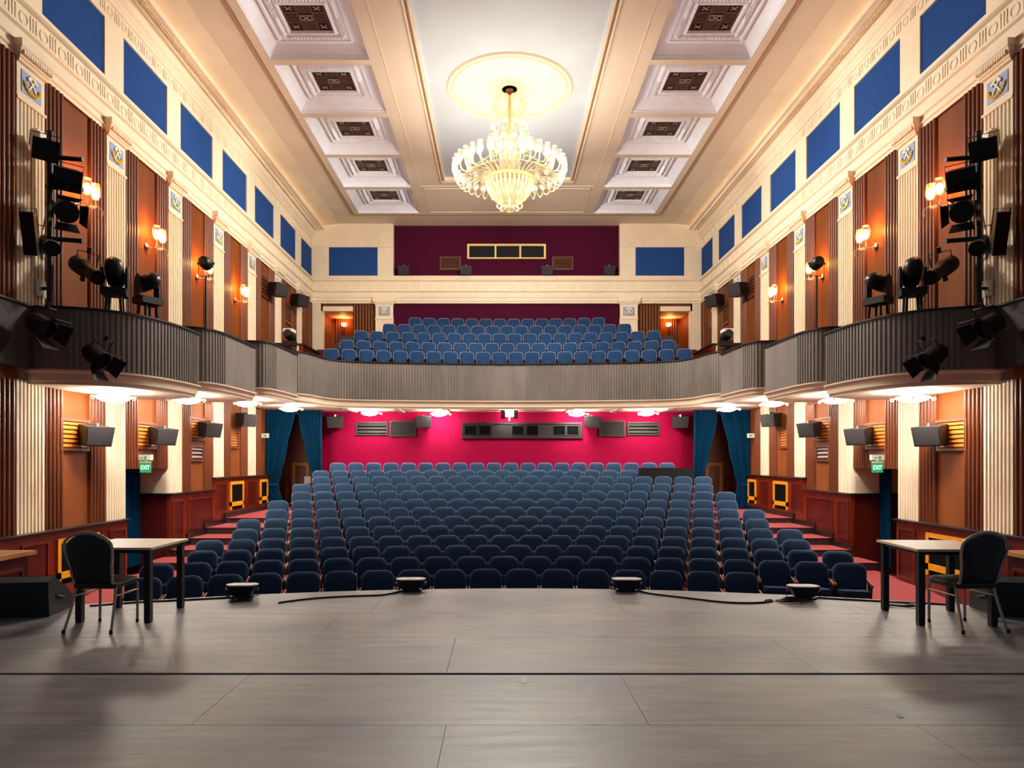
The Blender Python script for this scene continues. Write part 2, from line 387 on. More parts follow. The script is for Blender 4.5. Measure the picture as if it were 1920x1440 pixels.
def side_wall(s):
    nm = SIDE[s]; Y0, Y1 = 8.1, 27.95
    m = MB()
    def bx(d0, d1, y0, y1, z0, z1, mi): m.box(side_pt(s,d0), side_pt(s,d1), y0, y1, z0, z1, mi)
    bx(-.4,-.035, Y0, 14.02, -1.05, 3.0, 0); bx(-.4,-.035, 15.84, 22.5, -1.05, 3.0, 0); bx(-.4,-.035, 14.02, 15.84, 1.44, 3.0, 0)
    bx(-.4,-.035, Y0, Y1, 3.0, 8.1, 0); bx(-.4,-.06, Y0, Y1+.3, 8.1, 11.5, 1)
    # passage behind the exit: far jamb, head, back
    bx(-1.6,-.4, 15.84, 16.1, .86, 1.5, 1); bx(-1.6,-.4, 15.84, 16.1, -1.05, .86, 0)
    bx(-1.6,-.4, 13.8, 16.1, 1.44, 1.7, 0); bx(-1.6,-.4, 13.8, 14.02, -1.05, 1.5, 0); bx(-1.8,-1.6, 13.8, 16.1, -1.05, 1.7, 0)
    W = m.obj('wall_'+nm, wall_mats(), kind='structure'); WALLS[s] = W
    # rounded cream jamb next to the exit
    arc = [(-1.6,15.80),(-.06,15.80)] + [(-.06+.11*math.sin(q), 15.80+.11*(1-math.cos(q))) for q in [math.pi/2*i/6 for i in range(1,7)]] + [(.05,15.95)]
    MB().strip([[(side_pt(s,d), y, .86) for d,y in arc], [(side_pt(s,d), y, 1.46) for d,y in arc]]).obj('rounded_jamb', CREAM, W, smooth=40)
    # pilasters of the upper storey
    for k, yc in enumerate(PIL):
        p = strip_z(MB(), s, yc, 3.3, 7.42)
        p.box(side_pt(s,-.1), side_pt(s,.02), yc-PW, yc+PW, 7.42, 8.0)
        p.box(side_pt(s,-.1), side_pt(s,.045), yc-PW-.02, yc+PW+.02, 7.40, 7.44)
        p = p.obj('pilaster', CREAM, W)
        add_emblem(p, (side_pt(s,.02), yc, 7.73), (0,0,0 if s < 0 else math.pi)); capital(p, s, yc)
    base = [.43,.43,.86,1.17,1.17]
    for k in range(5):
        strip_z(MB(), s, PIL[k], base[k], GAL[k]+.05).obj('pilaster', CREAM, W)
    # ribs at both ends of every bay
    rz = -math.pi/2 if s < 0 else math.pi/2
    for j in range(-1, 7):
        a = PIL[j]+PW if j >= 0 else 9.05; b = PIL[j+1]-PW if j < 6 else 27.9
        if j == -1: a = 8.4
        ys = [a+.06+.105*i for i in range(5)] + [b-.06-.105*i for i in range(5)]
        if j == 6: ys = [a+.06+.105*i for i in range(3)] + [b-.06-.105*i for i in range(3)]
        if j == -1: ys = [b-.06-.105*i for i in range(16)]
        for y in ys:
            put('rib', rib_me, W, (side_pt(s,-.035), y, 3.3), (0,0,rz), (1,1,8.06-3.3))
            if j < 4 or (j == 4 and y < 22.4):
                z0 = [.43,.43,1.44,.86,1.17,1.17][j+1]; z1 = [2.9,2.86,3.0,3.1,3.26,3.26][j+1]
                put('rib', rib_me, W, (side_pt(s,-.035), y, z0), (0,0,rz), (1,1,z1-z0))
    # mouldings: architrave, cornices
    def prof(name, pts, mt=CREAM, y0=Y0, y1=Y1): MB().profile([(side_pt(s,d), z) for d,z in pts], 'y', y0, y1).obj(name, mt, W)
    prof('architrave', [(-.13,8.06),(.0,8.06),(.0,8.13),(.035,8.15),(.035,8.19),(.012,8.2),(.012,8.27),(.05,8.3),(.05,8.50),(.10,8.53),(.11,8.57),(.0,8.58),(.0,8.95)])
    MB().profile([(side_pt(s,-.125),8.045),(side_pt(s,.005),8.045),(side_pt(s,.005),8.062)], 'y', Y0, Y1).obj('shadow_batten', RIB, W)
    prof('sill_cornice', [(.0,8.95),(.05,8.965),(.085,8.99),(.085,9.02),(.04,9.05),(.04,9.075),(.0,9.09)])
    m = MB(); st = [11.5+2.482*k for k in range(-1,7)]
    m.box(side_pt(s,-.1), side_pt(s,0), Y0, Y1, 9.08, 9.14); m.box(side_pt(s,-.1), side_pt(s,0), Y0, Y1, 10.28, 10.34)
    for k, y in enumerate(st):
        pr = st[k-1]+1.82 if k else Y0
        m.box(side_pt(s,-.1), side_pt(s,0), pr, y, 9.14, 10.28)
    m.obj('panel_surround', CREAM, W)
    for y in st:
        MB().box(side_pt(s,-.07), side_pt(s,-.035), y+.004, min(y+1.82, Y1)-.004, 9.144, 10.276).obj('blue_panel', BLUEP, W)
    prof('frieze_band', [(0,10.34),(0,10.64),(.03,10.65),(.05,10.68),(.05,10.72),(.08,10.75),(.08,10.80),(.13,10.84),(.13,10.90),(.10,10.93),(.10,11.05),(.14,11.07),(.49,11.07),(.49,11.21),(.45,11.21),(.45,11.19),(.1,11.19)])
    cv = [(.0+1.1*math.sin(q), 11.19+.135*math.sin(q)) for q in [math.pi/2*i/8 for i in range(9)]]
    prof('ceiling_cove', cv, CREAM)
    MB().box(side_pt(s,.16), side_pt(s,.30), Y0+.2, Y1-.2, 11.205, 11.22).obj('cove_light_strip', COVEM, W)
    y = 8.5
    while y < 27.75:
        put('frieze_relief', fr_lo, W, (side_pt(s,0), y, 8.765), (0,0,0 if s < 0 else math.pi))
        put('frieze_relief', fr_hi, W, (side_pt(s,0), y, 10.49), (0,0,0 if s < 0 else math.pi)); y += .49
    # leaf ornament under the crown moulding: too many and too small to pick apart
    m = MB(); y = Y0+.08
    leaf = MB().add([(-.075,-.028,0),(.0,-.036,0),(.07,-.02,0),(.085,0,0),(.07,.02,0),(0,.036,0),(-.075,.028,0),(0,0,-.04),(-.06,0,-.028),(.055,0,-.02)],
                    [(0,1,7,8),(1,2,9,7),(2,3,9),(3,4,9),(4,5,7,9),(5,6,8,7),(6,0,8)])
    i = 0
    while y < Y1-.1:
        for dd, an in ((.22,40),(.34,-40)):
            m.join(leaf, Matrix.Translation((side_pt(s,dd), y+(.03 if dd > .3 else 0), 11.068)) @ Matrix.Rotation(R_(an), 4, 'Z'))
        y += .075; i += 1
    m.obj('leaf_ornament', CREAM, W, kind='stuff')
    # wainscot
    d0 = -.12
    def dado(y0, y1, z0, z1, panels):
        o = MB().box(side_pt(s,d0), side_pt(s,.06), y0, y1, z0, z1-.05).obj('wainscot', MAHOG, W)
        MB().prism([(side_pt(s,d0),z1-.05),(side_pt(s,.09),z1-.05),(side_pt(s,.13),z1-.03),(side_pt(s,.13),z1-.01),(side_pt(s,.10),z1),(side_pt(s,d0),z1)], 'y', y0-.03, y1+.03).obj('wainscot_cap', BLKW, o)
        for a, b, c, d, kind in panels:
            if kind == 'p':
                fm = MB(); t = .035
                for q in ((a,b,c,c+t),(a,b,d-t,d)): fm.box(side_pt(s,.06), side_pt(s,.085), q[0], q[1], q[2], q[3])
                for q in ((a,a+t,c+t,d-t),(b-t,b,c+t,d-t)): fm.box(side_pt(s,.06), side_pt(s,.085), q[0], q[1], q[2], q[3])
                fm.obj('panel_moulding', MAHOG, o); MB().box(side_pt(s,.06), side_pt(s,.068), a+t, b-t, c+t, d-t).obj('panel', MAHOGD, o)
            else:
                fm = MB(); t = .085
                for q in ((a,b,c+.10,c+.22),(a,b,d-t,d),(a,a+t,c,d-t),(b-t,b,c,d-t)): fm.box(side_pt(s,.06), side_pt(s,.09), *q)
                fm.obj('gold_frame', GOLD, o); MB().box(side_pt(s,.06), side_pt(s,.066), a+.02, b-.02, c, d-.02).obj('niche_screen', DARKV, o)
        return o
    dado(8.95, 14.0, -1.0, .43, [(10.9,11.55,-.75,.25,'p'),(11.78,13.0,-.55,.25,'g'),(13.35,13.92,-.75,.25,'p'),(9.6,10.6,-.75,.25,'p')])
    dado(15.84, 18.25, -1.0, .86, [(15.9,16.45,-.42,.68,'p'),(16.7,18.1,-.2,.68,'p')])
    dado(18.25, 22.48, -1.0, 1.17, [(18.4,19.05,.18,1.0,'p'),(19.3,20.3,.22,1.02,'g'),(20.65,21.35,.22,1.0,'p'),(21.7,22.4,.25,1.02,'g')])
    m = MB(); ast = [(15.84,-.45)] + ASTEP[2:] + [(22.5,.03)]
    for (ya, za), (yb, zb) in zip(ast[:-1], ast[1:]):
        m.box(side_pt(s,.05), side_pt(s,.10), ya-.13, yb, za, za+.13)
    m.box(side_pt(s,.05), side_pt(s,.12), 8.95, 14.0, -1.0, -.86)
    m.obj('skirting', BLKW, W)
    # dado return on the far jamb of the exit passage
    o = MB().box(side_pt(s,-1.6), side_pt(s,.06), 15.80, 15.84, -1.0, .81).obj('wainscot', MAHOGD, W)
    MB().box(side_pt(s,-1.6), side_pt(s,.13), 15.74, 15.84, .81, .86).obj('wainscot_cap', BLKW, o)
    MB().box(side_pt(s,.0), side_pt(s,.085), 15.775, 15.8, -.9, .81).obj('corner_strip', MAHOG, o)
    return W
for s in (-1, 1): side_wall(s)

# ------------------------------------------------------------------ setting: proscenium piers, podiums at the stage corners
for s in (-1, 1):
    m = MB().box(s*6.65, s*8.35, 6.7, 8.1, -1.05, 12.0, 0).obj('wall_proscenium_'+SIDE[s], [mat('dark_brown_plaster', (60,38,30), .7, var=.1)], kind='structure')
    o = MB().box(s*6.42, s*7.95, 8.1, 8.95, -1.05, .38).obj('wall_podium_'+SIDE[s], MAHOGD, kind='structure')
    MB().box(s*6.34, s*7.95, 8.1, 9.0, .38, .43).obj('podium_cap', WOODT, o)
    f = MB()
    for q in ((8.2,8.85,.18,.22),(8.2,8.85,-.6,-.56),(8.2,8.24,-.56,.18),(8.81,8.85,-.56,.18)): f.box(s*6.40, s*6.43, *q)
    f.obj('podium_moulding', MAHOG, o)
MB().box(-8.4, 8.4, 6.7, 8.1, 9.4, 12.0).obj('wall_proscenium_header', MATS['dark_brown_plaster'], kind='structure')
# ------------------------------------------------------------------ setting: ceiling with coffers
ZC = 11.33; ZF = 11.27                      # margin and the lower coffered field
CX0, CX1 = 3.39, 5.77; CY = [11.58+2.54*k for k in range(6)]; CL = 2.32
m = MB()
m.box(-8.3, -6.0, 8.0, 28.3, ZC, ZC+.3); m.box(6.0, 8.3, 8.0, 28.3, ZC, ZC+.3); m.box(-6.0, 6.0, 26.78, 28.3, ZC, ZC+.3)
ceil_ = m.obj('ceiling', CREAM2, kind='structure')
m = MB()
for s in (-1, 1):
    m.box(s*CX1, s*6.0, 8.0, 26.78, ZF, ZF+.1); m.box(s*2.2, s*CX0, 8.0, 26.78, ZF, ZF+.1)
    ys = [8.0] + [v for y in CY for v in (y, y+CL)] + [26.78]
    for i in range(0, len(ys), 2): m.box(s*CX0, s*CX1, ys[i], ys[i+1], ZF, ZF+.1)
m.box(-2.2, 2.2, 23.45, 26.78, ZF, ZF+.1); m.box(-2.2, 2.2, 8.0, 11.4, ZF, ZF+.1)
m.obj('coffer_field', CREAM2, ceil_)
MB().box(-2.3, 2.3, 11.3, 23.5, ZF+.07, ZF+.3).obj('pale_panel', PALE, ceil_)
# rim of the field: thin dark line
m = MB()
for s in (-1, 1): m.box(s*5.985, s*6.01, 8.0, 26.79, ZF-.012, ZF+.02)
m.box(-6.0, 6.0, 26.77, 26.795, ZF-.012, ZF+.02); m.obj('field_edge_bead', mat('bead_brown', (150,110,80), .6), ceil_)
m = MB()
for s in (-1, 1): m.box(s*3.03, s*3.06, 11.3, 24.0, ZF-.014, ZF)
m.box(-3.06, 3.06, 23.97, 24.0, ZF-.014, ZF)
for q in ((-2.98,2.98,24.2,24.23),(-2.98,2.98,26.47,26.5),(-2.98,-2.95,24.2,26.5),(2.95,2.98,24.2,26.5)): m.box(*q, ZF-.014, ZF)
m.obj('thin_moulding', CREAM, ceil_)
# double rope moulding round the pale panel
m = MB()
for t, w, h, mi in ((0,.05,.05,0),(.06,.035,.03,1),(.11,.05,.06,0)):
    x0, x1 = 2.15+t, 2.15+t+w
    for s in (-1, 1): m.box(s*x0, s*x1, 11.35-t, 23.4+t+w, ZF-h, ZF+.08, mi)
    m.box(-x1, x1, 23.4+t, 23.4+t+w, ZF-h, ZF+.08, mi)
m.obj('panel_moulding', [CREAM, mat('rope_gilt', (168,120,78), .5)], ceil_)
m = MB()
for s in (-1, 1):
    y = 11.4
    while y < 23.4:
        m.join(MB().box(-.03,.03,-.018,.018,-.02,.02), Matrix.Translation((s*2.28, y, ZF-.03)) @ Matrix.Rotation(R_(35*s), 4, 'Z')); y += .085
m.obj('rope_beads', MATS['rope_gilt'], ceil_, kind='stuff')
# one coffer, shared by all
def sq_sweep(m, prof, hx, hy, mi=0):
    rings = [[(-hx+t,-hy+t,z),(hx-t,-hy+t,z),(hx-t,hy-t,z),(-hx+t,hy-t,z)] for t, z in prof]
    return m.sweep(rings, caps=False, mi=mi)
HX, HY = (CX1-CX0)/2, CL/2
cof = sq_sweep(MB(), [(.005,-.002),(.005,.05),(.03,.055),(.03,.09),(.06,.12),(.13,.19),(.20,.25),(.26,.28),(.31,.29),(.31,.22),(.36,.215),(.38,.25),(.43,.26),(.60,.26),(.62,.22),(.67,.21),(.70,.27),(.705,.31)], HX, HY)
cof.add([(-HX+.70,-HY+.70,.31),(HX-.70,-HY+.70,.31),(HX-.70,HY-.70,.31),(-HX+.70,HY-.70,.31)], [(0,1,2,3)])
cof_me = cof.mesh('coffer', WHITE)
rope = MB(); lf = MB().add([(-.09,0,0),(0,-.06,0),(.09,0,0),(0,.06,0),(0,0,-.095)], [(0,4,1),(1,4,2),(2,4,3),(3,4,0)])
t = .515; k = 17
for i in range(k):
    u = -1+2*(i+.5)/k
    for sgn in (-1, 1):
        a = R_(40 if u < 0 else -40)
        rope.join(lf, Matrix.Translation((u*(HX-t), sgn*(HY-t), .26)) @ Matrix.Rotation(a*sgn, 4, 'Z') @ Matrix.Scale(1.3, 4, (0,1,0)))
        rope.join(lf, Matrix.Translation((sgn*(HX-t), u*(HY-t), .26)) @ Matrix.Rotation(a*sgn, 4, 'Z') @ Matrix.Scale(1.3, 4, (1,0,0)))
rope_me = rope.mesh('rope_moulding', WHITE)
g = MB().box(-.47,.47,-.45,.45,.285,.305,1)
for v in (-.46,-.17,.17,.46):
    g.box(v-.022, v+.022, -.46, .46, .262, .285, 0); g.box(-.46, .46, v-.022, v+.022, .262, .285, 0)
gr_me = g.mesh('ceiling_grille', [GRB, GRD])
b = MB()
for i in range(8):
    u = -.13+.26*i/7
    for c in (-.315, .315):
        b.box(u-.006, u+.006, c-.12, c+.12, .262, .28); b.box(c-.12, c+.12, u-.006, u+.006, .268, .28)
bars_me = b.mesh('grille_bars', mat('grille_bar_brown', (104,84,78), .5))
def xmot(sz, thick, ring):
    x = MB()
    for a in (40, -40): x.join(MB().box(-sz, sz, -thick, thick, -.012, .004), Matrix.Rotation(R_(a), 4, 'Z'))
    if ring:
        for q in ((-sz,sz,-sz*.72,-sz*.72+thick*1.6),(-sz,sz,sz*.72-thick*1.6,sz*.72),(-sz,-sz+thick*1.6,-sz*.72,sz*.72),(sz-thick*1.6,sz,-sz*.72,sz*.72)): x.box(*q, -.014, .002)
    return x
x = xmot(.135, .013, True)
for cx in (-.315, .315):
    for cy in (-.315, .315): x.join(xmot(.09, .012, False), Matrix.Translation((cx, cy, 0)))
cross_me = x.mesh('cross_motif', GRS)
for s in (-1, 1):
    for y in CY:
        o = put('coffer', cof_me, ceil_, (s*(CX0+CX1)/2, y+CL/2, ZF))
        put('rope_moulding', rope_me, o, kind='stuff'); put('ceiling_grille', gr_me, o); put('grille_bars', bars_me, o, kind='stuff'); put('cross_motif', cross_me, o, (0,0,.262))
# rosette
CHY = 17.87
m = MB().lathe([(1.45,.06),(1.45,-.03),(1.50,-.06),(1.54,-.035),(1.57,-.05),(1.62,-.045),(1.66,0),(1.66,.06)], 96, (0,CHY,ZF+.07))
m.obj('rosette_ring', CREAM, ceil_, smooth=40)
MB().lathe([(1.46,.01),(1.46,-.004)], 96, (0,CHY,ZF+.068)).obj('rosette_disc', ROSE, ceil_)
MB().lathe([(.20,0),(.30,-.03),(.34,-.02),(.36,0)], 48, (0,CHY,ZF+.06)).obj('rosette_boss', ROSE, ceil_, smooth=40)

# ------------------------------------------------------------------ setting: upper back wall
YB = 27.95
m = MB()
for s in (-1, 1):
    m.box(s*4.64, s*8.35, YB, YB+.4, 8.1, 11.6, 0); m.box(s*7.53, s*8.35, YB, YB+.3, 3.2, 8.1, 0)
m.box(-4.64, 4.64, YB+.25, YB+.5, 8.9, 11.6, 1); m.box(-4.64, 4.64, YB, YB+.3, 8.1, 9.2, 0)
m.box(-4.75, 4.75, YB+.12, YB+.3, 4.0, 8.1, 1)
for s in (-1, 1):      # alcoves with the balcony doors
    m.box(s*6.30, s*5.0, YB+.12, YB+1.6, 4.0, 8.1, 2); m.box(s*6.3, s*8.3, YB+1.5, YB+1.7, 4.0, 8.1, 2)
    m.box(s*6.3, s*7.6, YB, YB+1.6, 7.75, 8.1, 0); m.box(s*7.53, s*7.6, YB+.3, YB+1.6, 4.0, 8.1, 2)
WB = m.obj('wall_back', [CREAM, MAROON, BROWN], kind='structure')
for s in (-1, 1):
    MB().box(s*5.28, s*7.27, YB-.006, YB+.02, 9.2, 10.36).obj('blue_panel', BLUEP, WB)
    pr = flute_profile(.36, -.1, .06); yc = s*4.995
    p = MB().strip([[(yc+u, YB-d, 4.3) for u,d in pr], [(yc+u, YB-d, 7.42) for u,d in pr]])
    p.box(yc-.36, yc+.36, YB-.06, YB, 7.42, 8.0); p.box(yc-.38, yc+.38, YB-.085, YB, 7.40, 7.44)
    p = p.obj('pilaster', CREAM, WB); add_emblem(p, (yc, YB-.06, 7.73), (0,0,-math.pi/2))
    c = MB()
    for d, w, z0, z1 in ((.08,.38,7.98,8.03),(.12,.42,8.03,8.09),(.16,.46,8.09,8.14),(.17,.47,8.14,8.28)): c.box(yc-w, yc+w, YB-d, YB, z0, z1)
    c.obj('capital', CREAM, p)
    for i in range(8):
        put('rib', rib_me, WB, (s*(5.42+.12*i), YB+.12, 4.3), (0,0,math.pi), (1.1,1,3.78))
    for i in range(4): put('rib', rib_me, WB, (s*(7.02+.1*i), YB+1.5, 4.3), (0,0,math.pi), (1,1,3.45))
    MB().box(s*6.3, s*7.53, YB-.02, YB+.1, 7.95, 8.1).obj('alcove_lintel', RIB, WB)
def bprof(name, pts, x0=-XW, x1=XW, mt=CREAM): MB().profile([(YB-d, z) for d,z in pts], 'x', x0, x1).obj(name, mt, WB)
bprof('architrave', [(-.13,8.06),(.03,8.06),(.03,8.13),(.06,8.15),(.06,8.27),(.08,8.3),(.08,8.50),(.13,8.53),(.13,8.57),(.02,8.58),(.02,8.95),(.05,8.965),(.085,8.99),(.085,9.02),(.04,9.05),(.04,9.10),(.006,9.12),(.006,9.2),(-.2,9.203)])
for s in (-1, 1): bprof('frieze_band', [(0,10.36),(.02,10.37),(.02,10.66),(0,10.67)], s*4.64, s*XW)
xx = -7.7
while xx < 7.75:
    put('frieze_relief', fr_lo, WB, (xx, YB-.02, 8.765), (0,0,-math.pi/2))
    if abs(xx) > 4.9: put('frieze_relief', fr_hi, WB, (xx, YB-.02, 10.51), (0,0,-math.pi/2))
    xx += .49
# projection-room window in the maroon recess
win = MB()
for q in ((-1.62,1.62,10.48,10.56),(-1.62,1.62,9.95,10.0),(-1.62,-1.54,10.0,10.48),(1.54,1.62,10.0,10.48),(-.49,-.42,10.0,10.48),(.53,.60,10.0,10.48)): win.box(q[0],q[1],YB+.17,YB+.27,q[2],q[3])
win = win.obj('window_1', mat('window_frame_cream', (236,206,120), .5), kind='structure')
for a, b in ((-1.54,-.49),(-.42,.53),(.60,1.54)):
    MB().box(a, b, YB+.22, YB+.228, 10.0, 10.48).obj('pane', PANE, win)
MB().box(-1.56,1.56,YB+.236,YB+.248,9.98,10.5).obj('dark_room', DARKV, win)

# ------------------------------------------------------------------ setting: rear wall of the stalls
m = MB().box(-6.45, 6.45, 23.4, 23.6, -1, 3.4).obj('wall_stalls_rear', RED, kind='structure')
for s in (-1, 1):
    o = MB().box(s*6.25, s*8.3, 24.6, 24.8, -.2, 3.4).obj('wall_foyer_'+SIDE[s], mat('foyer_veneer', (92,44,24), .4, var=.2, scale=2, stretch=(1,1,.2)), kind='structure')
    MB().box(s*6.42, s*6.46, 22.6, 24.6, -.2, 3.4).obj('foyer_return', MATS['foyer_veneer'], o)
    MB().box(s*8.0, s*8.3, 22.5, 24.6, -.2, 3.4).obj('foyer_return', MATS['foyer_veneer'], o)
    f = MB(); a, b = 7.14, 7.74
    for q in ((a,b,1.44,1.55),(a,a+.1,.05,1.44),(b-.1,b,.05,1.44)): f.box(s*q[0], s*q[1], 24.55, 24.6, q[2], q[3])
    f.obj('gold_frame', mat('dull_gold_paint', (150,96,24), .5), o)
    f = MB()
    for q in ((7.8,8.25,.1,.2),(7.8,8.25,.95,1.05),(7.8,7.86,.2,.95),(8.19,8.25,.2,.95)): f.box(s*q[0], s*q[1], 24.56, 24.6, q[2], q[3])
    f.obj('panel_moulding', MAHOGD, o)

# ------------------------------------------------------------------ setting: galleries and balcony
SOFF = mat('white_soffit', (246,236,216), .7, var=.03)
def offset_path(path, d):
    out = []
    for i, p in enumerate(path):
        a = Vector(path[max(i-1,0)]); b = Vector(path[min(i+1,len(path)-1)]); t = (b-a).normalized()
        out.append((p[0]-t.y*d, p[1]+t.x*d))
    return out
def resample(path, step):
    out = [Vector(path[0])]; acc = 0
    for a, b in zip(path[:-1], path[1:]):
        a, b = Vector(a), Vector(b); L = (b-a).length
        if L < 1e-6: continue
        d = step-acc
        while d <= L: out.append(a+(b-a)*d/L); d += step
        acc = L-(d-step)
    return out
def gallery(name, path, zt, zb, zf, sgn, reed, fill, ribgap=None, ribmax=None):
    """path runs along the outer face; sgn: which side of the travel direction is the room"""
    inn = offset_path(path, .12*sgn); 
    W = MB().sweep([[(p[0],p[1],zb),(q[0],q[1],zb),(q[0],q[1],zt-.03),(p[0],p[1],zt-.03)] for p,q in zip(path, inn)]).obj(name, PARA, kind='structure', smooth=40)
    o1 = offset_path(path, -.05*sgn); i1 = offset_path(path, .19*sgn)
    MB().sweep([[(p[0],p[1],zt-.03),(q[0],q[1],zt-.03),(q[0],q[1],zt+.0),(p[0],p[1],zt+.0)] for p,q in zip(o1, i1)]).obj('handrail', CAPD, W, smooth=40)
    # cream fascia, stepped
    A = [offset_path(path, d*sgn) for d in (-.045,-.045,-.02,.02,.02,.06,.06)]; zs = [zb+.0, zb-.03, zb-.05, zb-.06, zf+.06, zf+.05, zf]
    MB().strip([[(A[j][i][0], A[j][i][1], zs[j]) for j in range(7)] for i in range(len(path))]).obj('fascia', CREAM, W, smooth=30)
    # soffit and floor slab
    so = offset_path(path, .05*sgn); pl = so+fill
    m = MB(); nn = len(pl)
    m.add([(x,y,zf) for x,y in pl]+[(x,y,zf+.10) for x,y in pl], [tuple(range(nn)), tuple(range(nn,2*nn))])
    fp = offset_path(path, .11*sgn)+fill
    FL = MB().add([(x,y,zf+.32) for x,y in fp], [tuple(range(len(fp)))]).obj(name.replace('wall_','floor_'), mat('gallery_carpet', (90,34,40), .95), kind='structure')
    m.obj('soffit', SOFF, FL)
    # reeding: hundreds of narrow vertical reeds
    m = MB(); pts = resample(path, reed); r = reed*.34
    for i in range(1, len(pts)-1):
        t = (pts[i+1]-pts[i-1]).normalized(); nrm = Vector((t.y,-t.x))*sgn; p = pts[i]
        if ribgap and ribgap(p): continue
        if ribmax and not ribmax(p): continue
        rings = []
        for z in (zb+.015, zt-.045):
            rings.append([(p.x-t.x*r, p.y-t.y*r, z), (p.x-t.x*r*.6+nrm.x*r*.58, p.y-t.y*r*.6+nrm.y*r*.58, z), (p.x+t.x*r*.6+nrm.x*r*.58, p.y+t.y*r*.6+nrm.y*r*.58, z), (p.x+t.x*r, p.y+t.y*r, z)])
        m.sweep(rings)
    m.obj('reeding', PARA, W, kind='stuff')
    return W, FL
for s in (-1, 1):
    mir = lambda pts: [(s*-x, y) for x, y in pts]          # paths are given for the left side
    sg = -1 if s < 0 else 1
    A = smooth_path(mir([(-7.95,11.12),(-7.5,11.13),(-6.97,11.31),(-6.6,11.6),(-6.36,12.04),(-6.22,12.8),(-6.21,13.52)]), 5) + mir([(-6.7,13.85)])
    gallery('wall_gallery_front_'+SIDE[s], A, 4.13, 3.10, 2.86, -sg, .085, mir([(-6.9,13.9),(-7.95,13.9)]), ribmax=lambda p: abs(p.x) < 7.3 and p.y < 13.5)
    MB().box(s*7.93, s*7.84, 8.15, 11.2, 3.10, 4.10).obj('wall_band', mat('shaded_parapet', (52,48,48), .7), bpy.data.objects['wall_gallery_front_'+SIDE[s]])  # parapet stub in shade: the darkness is put into its colour
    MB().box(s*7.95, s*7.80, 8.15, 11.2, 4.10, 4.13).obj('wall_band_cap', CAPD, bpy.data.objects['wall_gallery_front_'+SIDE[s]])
    B = mir([(-7.95,13.92),(-6.95,13.92)]) + smooth_path(mir([(-6.75,13.92),(-6.38,14.02),(-6.2,14.4),(-6.13,15.15),(-6.12,16.4)]), 5) + mir([(-6.6,16.65)])
    gallery('wall_gallery_middle_'+SIDE[s], B, 4.35, 3.24, 3.05, -sg, .085, mir([(-6.8,16.75),(-7.95,16.75)]), ribmax=lambda p: p.y < 14.7)
    D = mir([(-7.95,16.77),(-6.6,16.77)]) + smooth_path(mir([(-6.45,16.77),(-6.1,16.87),(-5.97,17.2),(-5.9,17.8),(-5.86,18.85)]), 5) + mir([(-6.3,19.3)])
    gallery('wall_gallery_rear_'+SIDE[s], D, 4.57, 3.42, 3.23, -sg, .085, mir([(-6.4,19.62),(-7.95,19.62)]), ribmax=lambda p: p.y < 17.4)
half = [(-6.4,19.63),(-6.1,19.75),(-5.88,20.2),(-5.72,20.95),(-5.45,21.44),(-4.93,21.74),(-4.2,21.9),(-3.4,22.02),(-1.8,22.2),(0,22.28)]
full = half + [(-x,y) for x,y in half[-2::-1]]
full = [(-7.95,19.63)] + smooth_path(full, 5) + [(7.95,19.63)]
BAL, BFL = gallery('wall_balcony', full, 4.79, 3.57, 3.30, 1, .09, [(7.95,28.0),(-7.95,28.0)], ribgap=lambda p: -.45 < p.x < .55 and p.y > 21)
# soffit beams under the balcony
for xb in (-5.2,-3.6,-2.05,2.05,3.6,5.2):
    MB().box(xb-.09, xb+.09, 22.25-.03*xb*xb*.55, 23.4, 3.262, 3.3).obj('soffit_beam', mat('soffit_beam_taupe', (190,170,146), .7), BFL)
# balcony tiers
BROWY = [23.25,24.23,25.2,26.17,27.15]; BROWF = [4.42,4.89,5.41,5.89,6.36]
for r in range(5):
    z0 = BROWF[r]; y0 = BROWY[r]-.55; m = MB(); w = 6.3
    us = [-w+2*w*i/20 for i in range(21)]
    for a, b in zip(us[:-1], us[1:]):
        ya, yb = y0-a*a/50, y0-b*b/50
        m.add([(a,ya,z0),(b,yb,z0),(b,28.05,z0),(a,28.05,z0)], [(0,1,2,3)], 0)
        m.add([(a,ya,3.6),(b,yb,3.6),(b,yb,z0),(a,ya,z0)], [(0,1,2,3)], 1)
    m.obj('tier', [MATS['gallery_carpet'], RISER], BFL)
# low panelled side walls with dark caps along the balcony aisles
for s in (-1, 1):
    for y0, y1, z in ((22.0,23.9,5.35),(24.4,26.6,5.75)):
        o = MB().box(s*7.3, s*7.45, y0, y1, 3.6, z).obj('aisle_parapet', MAHOG, BFL)
        MB().box(s*7.25, s*7.5, y0-.05, y1+.05, z, z+.06).obj('aisle_parapet_cap', CAPD, o)
        MB().box(s*7.285, s*7.3, y0+.2, y1-.2, z-.7, z-.15).obj('panel', MAHOGD, o)
# stair landings beside the balcony seats
for s in (-1, 1):
    for i in range(6):
        MB().box(s*5.9, s*7.6, 23.3+.8*i, 28.1, 3.6, 4.42+.33*i).obj('aisle_step', [MATS['gallery_carpet']], BFL)
